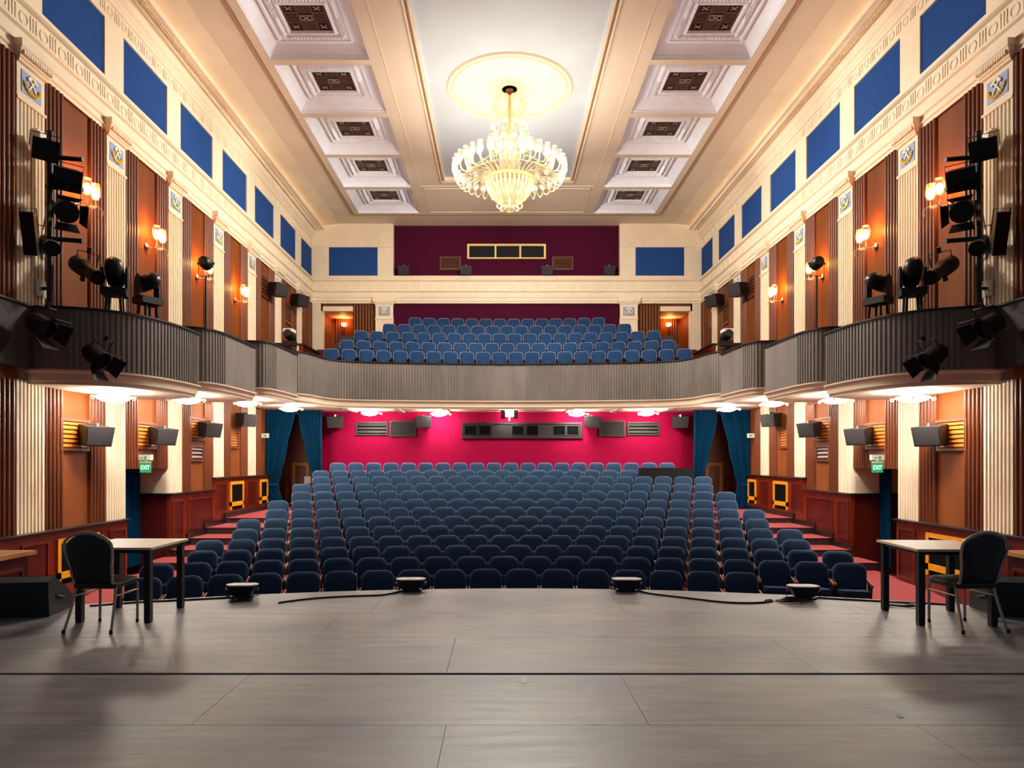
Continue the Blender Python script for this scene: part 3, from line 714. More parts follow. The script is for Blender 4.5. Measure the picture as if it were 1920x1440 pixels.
# ------------------------------------------------------------------ theatre seats
def rrect_outline(w, h, rt, rb, taper=0., n=5):
    """outline (x,z) of a backrest: rounded top, slightly narrower foot; z from 0 to h"""
    pts = []
    def arc(cx, cz, r, a0, a1):
        for i in range(n+1):
            a = R_(a0+(a1-a0)*i/n); pts.append((cx+r*math.cos(a), cz+r*math.sin(a)))
    arc(w-rt, h-rt, rt, 0, 90); arc(-w+rt, h-rt, rt, 90, 180)
    wb = w-taper
    arc(-wb+rb, rb, rb, 180, 270); arc(wb-rb, rb, rb, 270, 360)
    return pts
def cushion(outline, y0, y1, lean=0., puff=.025, z0=0.):
    """padded slab: outline in x,z extruded from y0 (front) to y1 (back), bulged on the front"""
    m = MB(); cz = sum(p[1] for p in outline)/len(outline)
    def ring(sc, y): return [(x*sc, y+lean*(cz+(z-cz)*sc), z0+cz+(z-cz)*sc) for x, z in outline]
    m.sweep([ring(.55, y0-puff), ring(.86, y0-puff*.7), ring(.965, y0-puff*.1), ring(1, y0+.018), ring(1, y1-.015), ring(.96, y1)])
    return m
def make_seat(name, fab, pip, label, cat, group, fold=True, button=False):
    t = thing(name, label, cat, group=group)
    ol = rrect_outline(.24, .56, .125, .05, .012)
    back = cushion(ol, .0, .075, lean=.16, puff=.02, z0=.34)
    back.xf(Matrix.Translation((0,-.09,0))); back.obj('backrest', fab, t, smooth=50)
    pp = [(x*1.0, -.09+.012+.16*z, .34+z) for x, z in ol]
    MB().tube(pp, .0085, 6, closed=True).obj('piping', pip, t, smooth=60)
    so = rrect_outline(.225, .34, .07, .05, .0, 3)
    if fold:
        st = cushion(so, -.0, .085, lean=.10, puff=.02, z0=.27); st.xf(Matrix.Translation((0,-.185,0)))
    else:
        st = cushion(so, .0, .085, puff=.02); st.xf(Matrix.Translation((0,-.10,.43)) @ Matrix.Rotation(R_(86), 4, 'X'))
    st.obj('seat', fab, t, smooth=50)
    for sx in (-1, 1):
        MB().prism([(-.42,.60),(-.40,.635),(-.02,.655),(.0,.63),(.0,.60)], 'x', sx*.248, sx*.264).obj('armrest', ARMW, t)
        MB().prism([(-.26,0),(-.10,0),(-.04,.60),(-.36,.60),(-.30,.4)], 'x', sx*.251, sx*.261).obj('leg', BLKP, t)
    if button: MB().lathe([(.0,-.006),(.012,0),(.012,.004)], 10).xf(Matrix.Translation((0,-.205,.52)) @ Matrix.Rotation(R_(90), 4, 'X')).obj('button', BSEATP, t)
    return t
used = {}
def place(kind, proto, x, y, z, rz, label):
    if kind not in used:
        used[kind] = 1; proto.location = (x,y,z); proto.rotation_euler = (0,0,rz); proto['label'] = label; return proto
    return dup(proto, (x,y,z), rz, label)
G1 = 'navy seats of the stalls'
seat_up = make_seat('theatre_seat', SEATF, SEATP, 'x', 'seat', G1)
seat_dn = make_seat('theatre_seat', SEATF, SEATP, 'x', 'seat', G1, fold=False)
for r in range(13):
    n = 21; c = .10 if r % 2 == 0 else -.17; first = 0
    if r == 0: n = 17
    if r == 11: n = 18
    if r == 12: n = 20
    pit = .557
    for i in range(n):
        a = (c+(i-10)*pit)/RAD; x = RAD*math.sin(a); y = ROWY[r]-sag(x)
        rown = 'the front row' if r == 0 else ('the last row' if r == 12 else 'the %s row from the stage' % ORD[r+1])
        endn = ', end seat' if i == 0 else ''
        lab = 'navy padded stalls seat, %s from the left in %s' % (ORD[i+1], rown)
        dn = (r == 1 and i >= 18)
        place('d' if dn else 'u', seat_dn if dn else seat_up, x, y+.0, ROWF[r], a*-1, lab)
bal_seat = make_seat('balcony_seat', BSEATF, BSEATP, 'x', 'seat', 'blue seats of the balcony', True, True)
for r in range(5):
    n = [22,21,20,17,14][r]
    for i in range(n):
        x = .555*(i-(n-1)/2); y = BROWY[r]-x*x/50
        rown = ['the front row behind the rail','the second row','the third row','the fourth row','the topmost row'][r]
        place('b', bal_seat, x, y, BROWF[r], -x/25, 'blue balcony seat, %s from the left in %s' % (ORD[i+1], rown))
# ------------------------------------------------------------------ chandelier
ch = thing('chandelier', 'large tiered crystal chandelier with glowing glass lamps hanging from the ceiling rosette', 'chandelier', (0,CHY,0))
def lp(m, name, mt, par=ch, smooth=50, **k): return m.obj(name, mt, par, smooth=smooth, **k)
BRS = mat('chandelier_gilt', (226,196,130), .3, metal=.6); CRY = glass('cut_crystal', (255,250,236), .74, .1)
ARMG = mat('opal_glass_arm', (196,178,134), .25, coat=.3)
lp(MB().lathe([(.0,11.36),(.10,11.35),(.11,11.3),(.05,11.27),(.04,11.18),(.0,11.18)], 20), 'ceiling_cup', mat('cup_bronze', (120,60,40), .4, metal=.4))
lp(MB().lathe([(.0,11.2),(.035,11.18),(.035,8.3),(.0,8.3)], 12), 'stem', BRS)
lp(MB().lathe([(.0,11.05),(.07,11.03),(.09,10.98),(.05,10.92),(.12,10.72),(.18,10.5),(.10,10.3),(.13,10.15),(.2,10.0),(.22,9.7),(.30,9.3),(.2,9.2),(0,9.2)], 20), 'crystal_column', CRY)
shade_me = MB().lathe([(.018,0),(.05,.015),(.078,.07),(.082,.13),(.07,.2),(.064,.27),(.068,.285)], 12).mesh('glass_shade', GLASSC, 50)
bulb_me = MB().lathe([(0,.01),(.03,.02),(.05,.05),(.052,.09),(.038,.125),(0,.14)], 10).mesh('bulb', BULBC, 60)
cup_me = MB().lathe([(0,-.03),(.02,-.025),(.045,0),(.05,.02),(0,.02)], 10).mesh('lamp_cup', BRS, 50)
# point and spot lights added at the lamps, aimed to brighten walls, spare ceiling
LAMP_KINDS = (('all_round', .20, -.28), ('down', .45, -.16), ('outward', 3.1, -.16))
def arm_set(count, pts, r, a0, tag_, lights, wtot):
    am = MB().tube(smooth_path(pts, 5), r, 6).mesh('arm', ARMG, 60)
    end = pts[-1]
    for i in range(count):
        a = a0+2*math.pi*i/count
        o = put('arm', am, ch, None, (0,0,a))
        for nme, me in (('lamp_cup', cup_me), ('glass_shade', shade_me), ('bulb', bulb_me)): put(nme, me, o, end)
        if lights and i % lights == 0:
            for kind, w, dz in LAMP_KINDS:
                nm_ = 'chandelier_%s_%s' % (kind, tag_); d = bpy.data.lights.get(nm_)
                if d is None:
                    d = bpy.data.lights.new(nm_, 'POINT' if kind == 'all_round' else 'SPOT'); d.energy = w*wtot/(count/lights); d.color = lin((255,247,233))[:3]; d.shadow_soft_size = .09
                    if kind == 'down': d.spot_size = R_(150); d.spot_blend = .8
                    if kind == 'outward': d.spot_size = R_(92); d.spot_blend = .7
                lo = bpy.data.objects.new('lamp_light', d); C.objects.link(lo); lo.parent = ch
                rr = end[0]+(.3 if kind == 'all_round' else .08); lo.location = (rr*math.cos(a), rr*math.sin(a), end[2]+dz)
                if kind == 'outward': lo.rotation_euler = (R_(80), 0, a-math.pi/2)
arm_set(36, [(.42,0,8.95),(.62,0,9.02),(.85,0,9.12),(1.1,0,9.02),(1.3,0,8.92),(1.42,0,9.0),(1.44,0,9.14)], .017, 0, 'outer', 3, CHAND_W*.78)
arm_set(18, [(.36,0,9.05),(.5,0,9.25),(.7,0,9.36),(.9,0,9.24),(1.04,0,9.2),(1.1,0,9.3)], .015, .1, 'middle', 0, 0)
arm_set(12, [(.2,0,9.5),(.3,0,9.75),(.42,0,9.62),(.5,0,9.7),(.5,0,9.82)], .013, .2, 'inner', 0, 0)
arm_set(10, [(.12,0,9.95),(.25,0,10.15),(.36,0,10.05),(.43,0,10.12),(.43,0,10.24)], .013, .05, 'upper', 0, 0)
for i in range(14):
    a = 2*math.pi*i/14
    lp(MB().tube(smooth_path([(.08,0,10.55),(.3,0,10.7),(.46,0,10.88),(.42,0,11.02),(.32,0,10.98),(.33,0,10.9)], 4), [.02]*21, 6).xf(Matrix.Rotation(a, 4, 'Z')), 'crystal_plume', CRY)
lp(MB().lathe([(.60,8.97),(.64,8.98),(.64,8.90),(.60,8.89)], 40), 'bowl_rim', BRS)
bw = [(.61,8.90),(.585,8.75),(.51,8.60),(.40,8.47),(.28,8.37),(.19,8.31),(.0,8.3)]
for i in range(32):
    a = 2*math.pi*i/32
    lp(MB().tube([(r*math.cos(a), r*math.sin(a), z) for r, z in bw[:-1]], [.034,.034,.030,.025,.02,.014], 5), 'crystal_string', CRY)
lp(MB().lathe([(.40,8.86),(.34,8.66),(.22,8.5),(.0,8.44)], 32), 'bowl', CRY)
for i in range(8):
    a = 2*math.pi*i/8
    lp(MB().tube(smooth_path([(.14,0,8.28),(.27,0,8.22),(.33,0,8.28),(.29,0,8.35)], 4), .024, 6).xf(Matrix.Rotation(a, 4, 'Z')), 'crystal_petal', CRY)
lp(MB().lathe([(0,8.3),(.12,8.27),(.14,8.2),(.08,8.13),(0,8.1)], 16), 'finial', CRY)

# ------------------------------------------------------------------ flush dish lamps under the galleries
def dish_lamp(loc, label):
    t = thing('dish_lamp', label, 'lamp', loc, group='white dish lamps under the balcony')
    MB().lathe([(0,-.20),(.10,-.195),(.2,-.17),(.265,-.13),(.28,-.11),(.27,-.105)], 28).obj('glass_dish', DISHM, t, smooth=60)
    MB().lathe([(0,0),(.09,0),(.09,-.02),(.045,-.05),(.03,-.16),(0,-.16)], 16).obj('ceiling_mount', OFFW, t, smooth=50)
    for k in range(3):
        a = R_(120*k+0)
        sc = smooth_path([(.04,0,-.06),(.2,0,-.075),(.33,0,-.115),(.395,0,-.11),(.41,0,-.145),(.375,0,-.16),(.35,0,-.135),(.37,0,-.12)], 4)
        MB().tube(sc, .013, 6).xf(Matrix.Rotation(a, 4, 'Z')).obj('scroll_arm', OFFW, t, smooth=60)
    for k in range(2):
        d = bpy.data.lights.get('dish_uplight')
        if d is None: d = bpy.data.lights.new('dish_uplight', 'POINT'); d.energy = DISH_UP; d.color = lin((255,240,214))[:3]; d.shadow_soft_size = .05
        o = bpy.data.objects.new('dish_uplight', d); C.objects.link(o); o.parent = t; o.location = (.14*(1-2*k),.0,-.085)
    return t
for s in (-1, 1):
    n = SIDE[s]
    for x, y, z, w in ((7.2,12.3,2.86,'nearest the stage, under the first gallery'),(7.05,14.85,3.05,'under the second gallery'),(6.8,16.6,3.05,'at the far edge of the second gallery'),(6.6,19.2,3.23,'beside the rear curtains')):
        if y == 16.6: y, x = 17.9, 6.9; z = 3.23
        if y == 19.2: y, z = 20.6, 3.30
        dish_lamp((s*x, y, z), 'white dish lamp on the %s side, %s' % (n, w))
    dish_lamp((s*4.55, 22.45, 3.3), 'white dish lamp before the crimson wall, between the outer %s speaker and vents' % n)
    dish_lamp((s*2.3, 22.75, 3.3), 'white dish lamp before the crimson wall, next to the inner %s speaker' % n)
# the centre lamp with black side flaps
t = thing('soffit_spotlight', 'bright spotlight with two black side flaps under the middle of the balcony', 'spotlight', (.05,22.7,3.3))
MB().box(-.12,.12,-.1,.1,-.2,-.06).obj('lamp_head', DISHM, t)
for sx in (-1,1): MB().box(sx*.15, sx*.28, -.12, .12, -.28, -.0).obj('flap', BLK, t)
MB().lathe([(0,0),(.05,0),(.03,-.06),(0,-.06)], 10).obj('mount', OFFW, t)
MB().lathe([(0,-.2),(.03,-.2),(.025,-.36),(0,-.36)], 10).obj('drop_tube', OFFW, t)

# ------------------------------------------------------------------ wall sconces
def sconce(s, y, label):
    t = thing('wall_sconce', label, 'sconce', (side_pt(s,-.035), y, 6.3), 0 if s < 0 else math.pi, group='lit wall sconces of the upper walls')
    MB().lathe([(0,0),(.07,.005),(.075,.03),(.05,.05),(0,.055)], 16).xf(Matrix.Rotation(R_(90), 4, 'Y')).obj('backplate', CHROME, t, smooth=50)
    MB().tube(smooth_path([(.03,0,0),(.14,0,-.05),(.24,0,-.03),(.28,0,.04)], 4), .016, 6).obj('arm', BRS, t, smooth=60)
    for i, (sx, sy) in enumerate(((.30,.13),(.30,-.13))):
        a = MB().tube(smooth_path([(.22,0,-.03),(.27,sy*.5,-.06),(sx,sy,-.02),(sx,sy,.08)], 4), .014, 6).obj('branch', CRY, t, smooth=60)
        MB().lathe([(.025,0),(.06,.02),(.085,.09),(.088,.17),(.07,.27),(.072,.3)], 14, (sx,sy,.1)).obj('glass_shade', GLASSC, a, smooth=60)
        MB().lathe([(0,.02),(.04,.04),(.062,.09),(.06,.16),(.03,.21),(0,.22)], 12, (sx,sy,.1)).obj('bulb', SCON, a, smooth=60)
        MB().tube(smooth_path([(.24,sy*.3,-.03),(.32,sy*1.4,-.01),(.36,sy*1.9,-.08),(.34,sy*1.8,-.16)], 4), [.018]*12+[.01], 6).obj('crystal_leaf', CRY, t, smooth=60)
    d = bpy.data.lights.get('sconce_light')
    if d is None: d = bpy.data.lights.new('sconce_light', 'POINT'); d.energy = SCONCE_W; d.color = lin((255,160,72))[:3]; d.shadow_soft_size = .06
    o = bpy.data.objects.new('sconce_light', d); C.objects.link(o); o.parent = t; o.location = (.24,0,.34)
for s in (-1, 1):
    for k in range(4):
        sconce(s, 12.44+2.482*k, 'lit two-lamp glass sconce on the %s upper wall, %s from the stage' % (SIDE[s], ORD[k+1]))
    t = thing('alcove_lamp', 'small round glowing lamp in the %s balcony doorway' % SIDE[s], 'lamp', (s*6.99, YB+1.45, 7.5))
    MB().lathe([(0,-.1),(.09,-.06),(.12,0),(.09,.05),(0,.06)], 16).obj('globe', emit('alcove_globe_'+SIDE[s], (255,190,110), 14, False), t, smooth=60)
    MB().box(-.05,.05,0,.05,-.04,.04).obj('mount', BRS, t)
    point_light('alcove_light', (0,-.2,.12), 14, (255,150,70), .08, t)

# ------------------------------------------------------------------ wall loudspeakers, louvre vents
def spk_mesh():
    b = MB()   # faces -y locally; wedge: tall back, front tilted down
    lo = [(-.23,0,-.20),(.23,0,-.20),(.17,.34,-.17),(-.17,.34,-.17)]; hi = [(-.25,-.08,.14),(.25,-.08,.14),(.17,.34,.2),(-.17,.34,.2)]
    b.hexa(lo, hi); return b
spk_me = spk_mesh().mesh('cabinet', SPKG)
spkf_me = MB().add([(-.21,-.012,-.175),(.21,-.012,-.175),(.23,-.088,.115),(-.23,-.088,.115),(-.21,.0,-.175),(.21,.0,-.175),(.23,-.07,.115),(-.23,-.07,.115)], [(0,1,2,3),(0,4,5,1),(1,5,6,2),(2,6,7,3),(3,7,4,0)]).mesh('grille', SPKF)
spkb_me = MB().box(-.03,.03,.3,.42,-.03,.03).box(-.08,.08,.41,.43,-.1,.1).mesh('bracket', BLK)
spkt_me = MB().box(-.02,.02,.02,.26,.15,.21).mesh('top_bracket', CHROME)
def speaker(loc, rot, label, group, sc=1.0):
    t = thing('loudspeaker', label, 'speaker', loc, rot, group); t.scale = (sc,sc,sc)
    put('cabinet', spk_me, t); put('grille', spkf_me, t); put('bracket', spkb_me, t); put('top_bracket', spkt_me, t)
    return t
def louver(loc, rot, w, h, n, label, group, fm, sm, depth=.05):
    t = thing('louver_vent', label, 'vent', loc, rot, group); b = .05      # faces -y
    f = MB()
    for q in ((-w,w,-h,-h+b),(-w,w,h-b,h),(-w,-w+b,-h+b,h-b),(w-b,w,-h+b,h-b)): f.box(q[0],q[1],-depth,0,q[2],q[3])
    f.obj('frame', fm, t); MB().box(-w+b, w-b, -.012, 0, -h+b, h-b).obj('backing', DARKV, t)
    sl = MB().hexa([(-w+b,-depth*.8,-.012),(w-b,-depth*.8,-.012),(w-b,-.01,.012),(-w+b,-.01,.012)], [(-w+b,-depth*.8,-.002),(w-b,-depth*.8,-.002),(w-b,-.01,.024),(-w+b,-.01,.024)]).mesh('slat', sm)
    hh = 2*(h-b)/n
    for i in range(n): put('slat', sl, t, (0,0,-h+b+hh*(i+.5)), None, (1,1,min(2.2, hh/.04)))
    return t
for s in (-1, 1):
    n = SIDE[s]; rw = R_(90) if s < 0 else R_(-90)      # -y of the vent turned to face the room
    wall_rot = (0,0, R_(90) if s < 0 else R_(-90))
    for k, (y, z, d) in enumerate(((12.5,2.08,.44),(15.0,2.16,.44),(17.45,2.42,.43),(19.98,2.82,.43))):
        speaker((side_pt(s,-.08+d), y, z), (0,0,(R_(62) if s < 0 else R_(-62))), 'dark loudspeaker on the %s lower wall, %s from the stage' % (n, ORD[k+1]), 'loudspeakers on the lower side walls', 1.05)
        if k < 3: louver((side_pt(s,-.03), y-.12, z), wall_rot, .42, .29, 6, 'brown wooden louver vent behind the %s speaker on the %s lower wall' % (ORD[k+1], n), 'louver vents of the lower side walls', LOUV, LOUVY)
    louver((side_pt(s,-.03), 17.35, 1.80), wall_rot, .36, .20, 3, 'brown vent with open slots below the third speaker on the %s lower wall' % n, 'louver vents of the lower side walls', LOUV, LOUV)
    louver((side_pt(s,-.03), 19.75, 2.25), wall_rot, .30, .28, 6, 'amber slatted vent below the fourth speaker on the %s lower wall' % n, 'louver vents of the lower side walls', LOUV, LOUVY)
    for k, (y, z) in enumerate(((22.5,7.28),(24.95,7.5))):
        speaker((side_pt(s,.48), y, z), (0,0,(R_(62) if s < 0 else R_(-62))), 'black loudspeaker high on the %s upper wall, %s' % (n, ['nearer the sconces','nearer the back wall'][k]), 'loudspeakers on the upper side walls', 1.15)
    louver((side_pt(s,-.03), 22.3, 7.3), wall_rot, .3, .35, 6, 'brown vent behind the upper speaker nearer the sconces, %s wall' % n, 'vents of the upper side walls', LOUV, LOUV)
    louver((side_pt(s,-.03), 24.85, 6.95), wall_rot, .32, .36, 7, 'brown vent under the upper speaker nearer the back, %s wall' % n, 'vents of the upper side walls', LOUV, LOUV)
    # back walls
    for x, w in ((5.8,'outer'),(2.83,'inner')):
        speaker((s*x, 22.92, 2.94), None, 'grey loudspeaker on the crimson rear wall, %s %s' % (w, n), 'loudspeakers on the crimson rear wall', 1.1)
        speaker((s*(4.19 if w == 'outer' else 1.66), YB-.16, 9.41), None, 'small black loudspeaker on the maroon ledge, %s %s' % (w, n), 'loudspeakers in the maroon recess', .95)
    louver((s*4.65, 23.4, 2.72), None, .55, .23, 3, 'wide dark grey vent with open slots on the crimson wall, %s side' % n, 'vents on the crimson wall', LOUVG, LOUVG)
    louver((s*3.58, 23.4, 2.72), None, .45, .27, 7, 'dark grey closely slatted vent on the crimson wall, %s side' % n, 'vents on the crimson wall', LOUVG, LOUVG)
    louver((s*2.32, YB+.25, 9.77), None, .43, .27, 6, 'brown slatted vent %s of the projection window' % n, 'vents in the maroon recess', LOUV, LOUV, .06)
# long port panel in the middle of the crimson wall
t = thing('projection_port_panel', 'long dark panel with six square ports in the middle of the crimson wall', 'vent', (.49,23.4,2.66))
MB().box(-2.06,2.06,-.03,0,-.27,.27).obj('panel_board', LOUVG, t)
f = MB()
for q in ((-2.06,2.06,.21,.27),(-2.06,2.06,-.27,-.21),(-2.06,-2.0,-.21,.21),(2.0,2.06,-.21,.21)): f.box(q[0],q[1],-.07,-.03,q[2],q[3])
f.obj('frame', LOUVG, t)
for x in (-1.76,-1.27,-.14,.36,1.28,1.74):
    p = MB().box(x-.19,x+.19,-.036,-.03,-.15,.15).obj('port', DARKV, t)
    e = MB()
    for q in ((x-.21,x+.21,.15,.18),(x-.21,x+.21,-.18,-.15),(x-.21,x-.19,-.15,.15),(x+.19,x+.21,-.15,.15)): e.box(q[0],q[1],-.055,-.03,q[2],q[3])
    e.obj('port_rim', LOUVG, p)

# ------------------------------------------------------------------ exit signs
def text_mesh(txt, size, m, ext=.002):
    cu = bpy.data.curves.new('lettering', 'FONT'); cu.body = txt; cu.size = size; cu.extrude = ext; cu.align_x = 'CENTER'; cu.align_y = 'CENTER'
    o = bpy.data.objects.new('lettering', cu); C.objects.link(o); bpy.context.view_layer.update()
    me = bpy.data.meshes.new_from_object(o.evaluated_get(bpy.context.evaluated_depsgraph_get())); bpy.data.objects.remove(o)
    me.materials.clear(); me.materials.append(m); return me
ex_me = text_mesh('EXIT', .105, SIGNW)
for s in (-1, 1):
    t = thing('exit_sign', 'green EXIT sign hanging under a white lamp box at the %s doorway' % SIDE[s], 'sign', (s*7.80, 14.55, 1.50))
    MB().box(-.115,.115,-.012,.012,-.14,.07).obj('sign_plate', GREEN, t)
    put('lettering', ex_me, t, (0,-.0145,-.035), (R_(90),0,0), (.9,1.25,1))
    MB().box(-.115,.115,-.02,.02,.07,.10).obj('hanger', OFFW, t)
    o = MB().box(-.14,.14,-.05,.05,.125,.24).obj('lamp_box', OFFW, t)
    MB().box(.0,.05,-.054,-.05,.14,.21).obj('pictogram', GREEN, o); MB().box(-.10,-.02,-.054,-.05,.165,.185).obj('pictogram', GREEN, o)
    MB().box(-.02,.02,-.02,.02,.09,.13).obj('bracket', OFFW, t)
    MB().box(s*.05,s*.17,-.03,.03,.15,.21).obj('wall_arm', OFFW, t)
    o = tag(MB().box(s*7.72, s*7.97, 22.0, 22.05, 2.36, 2.50).obj('alarm_box', OFFW), 'small white alarm box beside the %s rear curtain' % SIDE[s], 'alarm')
    MB().box(s*7.77, s*7.87, 21.99, 22.0, 2.39, 2.46).obj('alarm_lens', mat('pale_green_plastic', (120,190,150), .5), o)
tag(MB().box(-7.3,-7.06,24.52,24.54,.8,1.06).obj('paper_notice', OFFW), 'white paper notice on the gold-framed panel behind the left curtain', 'notice')

# ------------------------------------------------------------------ curtains
def curtain_mesh(fn_l, fn_r, z0, z1, folds, amp, nz=26, nu=90, seed=0):
    rnd = random.Random(seed); ph = [rnd.uniform(-.5,.5) for _ in range(9)]
    def row(z, off):
        v = (z-z0)/(z1-z0); a, b = fn_l(v), fn_r(v); out = []
        for j in range(nu+1):
            u = j/nu; x = a+(b-a)*u
            w = math.sin(2*math.pi*folds*u+ph[int(u*8)]*.3+.5*v)+.35*math.sin(2*math.pi*folds*2.3*u+1.3)
            out.append((x, amp*w*(.75+.25*(1-v))+off, z))
        return out
    rings = []
    for i in range(nz+1):
        z = z0+(z1-z0)*i/nz; rings.append(row(z, 0)+row(z, .02)[::-1])
    return MB().sweep(rings)
for s in (-1, 1):
    n = SIDE[s]
    # outer drape: from the side wall, tied at the waist; inner drape: against the crimson wall
    def lerp(v, keys):
        for (a, x), (b, y) in zip(keys[:-1], keys[1:]):
            if v <= b: q = (v-a)/(b-a); q = q*q*(3-2*q); return x+(y-x)*q
        return keys[-1][1]
    o = curtain_mesh(lambda v: -7.98, lambda v: lerp(v, [(0,-7.35),(.24,-7.55),(.36,-7.45),(.6,-7.27),(1,-7.0)]), .03, 3.29, 9, .035, seed=1)
    if s > 0: o.xf(Matrix.Scale(-1, 4, (1,0,0)))
    o.xf(Matrix.Translation((0,22.46,0))); o = o.obj('curtain', CURT, smooth=60)
    tag(o, 'teal velvet curtain at the %s rear doorway, outer one tied against the side wall' % n, 'curtain', 'teal curtains of the rear doorways')
    MB().lathe([(.20,-.05),(.225,-.03),(.225,.03),(.20,.05)], 20, (0,0,0), sx=1.02, sy=.3).xf(Matrix.Translation((s*7.765,22.47,.83))).obj('tieback', CURT, o, smooth=50)
    o = curtain_mesh(lambda v: lerp(v, [(0,-6.42),(.3,-6.46),(.6,-6.68),(.85,-6.87),(1,-6.93)]), lambda v: -6.13, .03, 3.29, 8, .03, seed=2)
    if s > 0: o.xf(Matrix.Scale(-1, 4, (1,0,0)))
    o.xf(Matrix.Translation((0,22.5,0))); o = o.obj('curtain', CURT, smooth=60)
    tag(o, 'teal velvet curtain at the %s rear doorway, inner one beside the crimson wall' % n, 'curtain', 'teal curtains of the rear doorways')
    MB().tube([(s*6.93,22.5,3.27),(s*6.1,22.5,3.27)], .015, 6).obj('curtain_rod', BLK, o)
    # dark curtain in the exit passage (hangs along the passage)
    o = curtain_mesh(lambda v: 0 if s < 0 else 1.3, lambda v: 1.74, -.78, 1.43, 9 if s < 0 else 3, .045, seed=3).xf(Matrix.Translation((side_pt(s,-.62),14.05,0)) @ Matrix.Rotation(R_(90), 4, 'Z'))
    o = o.obj('curtain', CURT, smooth=60); tag(o, 'dark teal curtain hanging in the %s exit passage under the EXIT sign' % n, 'curtain')
# ------------------------------------------------------------------ stage furniture
def table(loc, rz, label):
    t = thing('table', label, 'table', loc, rz, 'small tables on the stage')
    MB().box(-.40,.40,-.40,.40,.727,.75).obj('table_top', LAMT, t)
    f = MB()
    for q in ((-.34,.34,-.36,-.33),(-.34,.34,.33,.36),(-.36,-.33,-.34,.34),(.33,.36,-.34,.34)): f.box(*q, .69, .727)
    f.obj('apron', BLK, t)
    for sx in (-1,1):
        for sy in (-1,1):
            l = MB().box(sx*.31, sx*.37, sy*.31, sy*.37, .02, .727).obj('leg', BLK, t)
            MB().box(sx*.312, sx*.368, sy*.312, sy*.368, 0, .02).obj('foot', BLKP, l)
    return t
table((-4.06,7.12,0), 0, 'square beech-topped table with black legs at the left of the stage')
table((4.23,6.98,0), R_(-3), 'square beech-topped table with black legs at the right of the stage')
def chair(loc, rz, label):
    t = thing('banquet_chair', label, 'chair', loc, rz, 'banquet chairs on the stage')     # back towards -y, seat towards +y
    w = .20
    out = []   # crown-shaped back outline (x, z)
    half = [(.172,.455),(.178,.50),(.185,.60),(.205,.70),(.215,.78),(.205,.84),(.16,.885),(.09,.92),(0,.935)]
    ol = half + [(-x,z) for x,z in half[-2::-1]]
    ol = smooth_path(ol, 4)
    by = lambda z: -.20-.10*(z-.45)/.45
    m = MB(); cz = .70
    def ring(sc, off): return [(x*sc, by(cz+(z-cz)*sc)+off, cz+(z-cz)*sc) for x,z in ol]
    m.sweep([ring(.6,-.030), ring(.92,-.024), ring(.97,-.005), ring(.97,.022), ring(.9,.042), ring(.5,.05)]); m.obj('backrest', mat('black_chair_vinyl', (22,24,32), .5, var=.15, scale=30), t, smooth=60)
    fr = [(.185,-.16,.43)] + [(x*1.055, by(z)-.012, z+.008) for x,z in ol] + [(-.185,-.16,.43)]
    MB().tube(fr, .0135, 8).obj('back_frame', BRASSG, t, smooth=60)
    so = rrect_outline(.215, .42, .07, .04, .01, 4)
    st = cushion(so, 0, .055, puff=.02).xf(Matrix.Translation((0,-.21,.455)) @ Matrix.Rotation(R_(-90), 4, 'X'))
    st.obj('seat', MATS['black_chair_vinyl'], t, smooth=50)
    for sx in (-1,1):
        l = MB().tube(smooth_path([(sx*.19,.19,.0),(sx*.19,.195,.30),(sx*.19,.185,.39),(sx*.19,.12,.42),(sx*.19,-.10,.42)], 4), .013, 8).obj('leg', BRASSG, t, smooth=60)
        MB().lathe([(0,0),(.015,0),(.014,.03),(0,.03)], 10, (sx*.19,.19,0)).obj('foot_cap', BLKP, l)
        l = MB().tube(smooth_path([(sx*.225,-.30,.0),(sx*.205,-.22,.22),(sx*.19,-.16,.43)], 4), .013, 8).obj('leg', BRASSG, t, smooth=60)
        MB().lathe([(0,0),(.016,0),(.015,.035),(0,.035)], 10, (sx*.225,-.30,0)).obj('foot_cap', BLKP, l)
        MB().tube([(sx*.195,.19,.33),(sx*.198,-.19,.33)], .008, 6).obj('stretcher', BRASSG, t)
    MB().tube([(-.19,-.12,.41),(.19,-.12,.41)], .009, 6).obj('seat_bar', BRASSG, t)
    return t
chair((-4.045,6.63,0), R_(-2), 'black-padded banquet chair pulled up to the left table')
chair((4.26,6.64,0), R_(5), 'black-padded banquet chair pulled up to the right table')
# stage monitor wedges
for s in (-1,1):
    t = thing('stage_monitor', 'black wedge stage monitor on the floor at the %s edge of the stage' % SIDE[s], 'speaker', (s*5.38,7.2,0), R_(180+(8 if s < 0 else -8)))
    MB().prism([(-.26,0),(.24,0),(.26,.36),(.12,.40),(-.24,.17)], 'x', -.48, .48).obj('cabinet', BLKP, t)
    MB().add([(-.46,-.236,.182),(.46,-.236,.182),(.46,.108,.402),(-.46,.108,.402)], [(0,1,2,3)]).add([(-.46,-.24,.175),(.46,-.24,.175),(.46,.104,.395),(-.46,.104,.395)],[(0,1,2,3)]).obj('grille', mat('monitor_grille', (14,14,16), .7), t)
    for sx in (-1,1): MB().tube([(sx*.485,-.05,.15),(sx*.495,-.05,.15),(sx*.495,.1,.19),(sx*.485,.1,.19)], .01, 6).obj('handle', BLK, t)
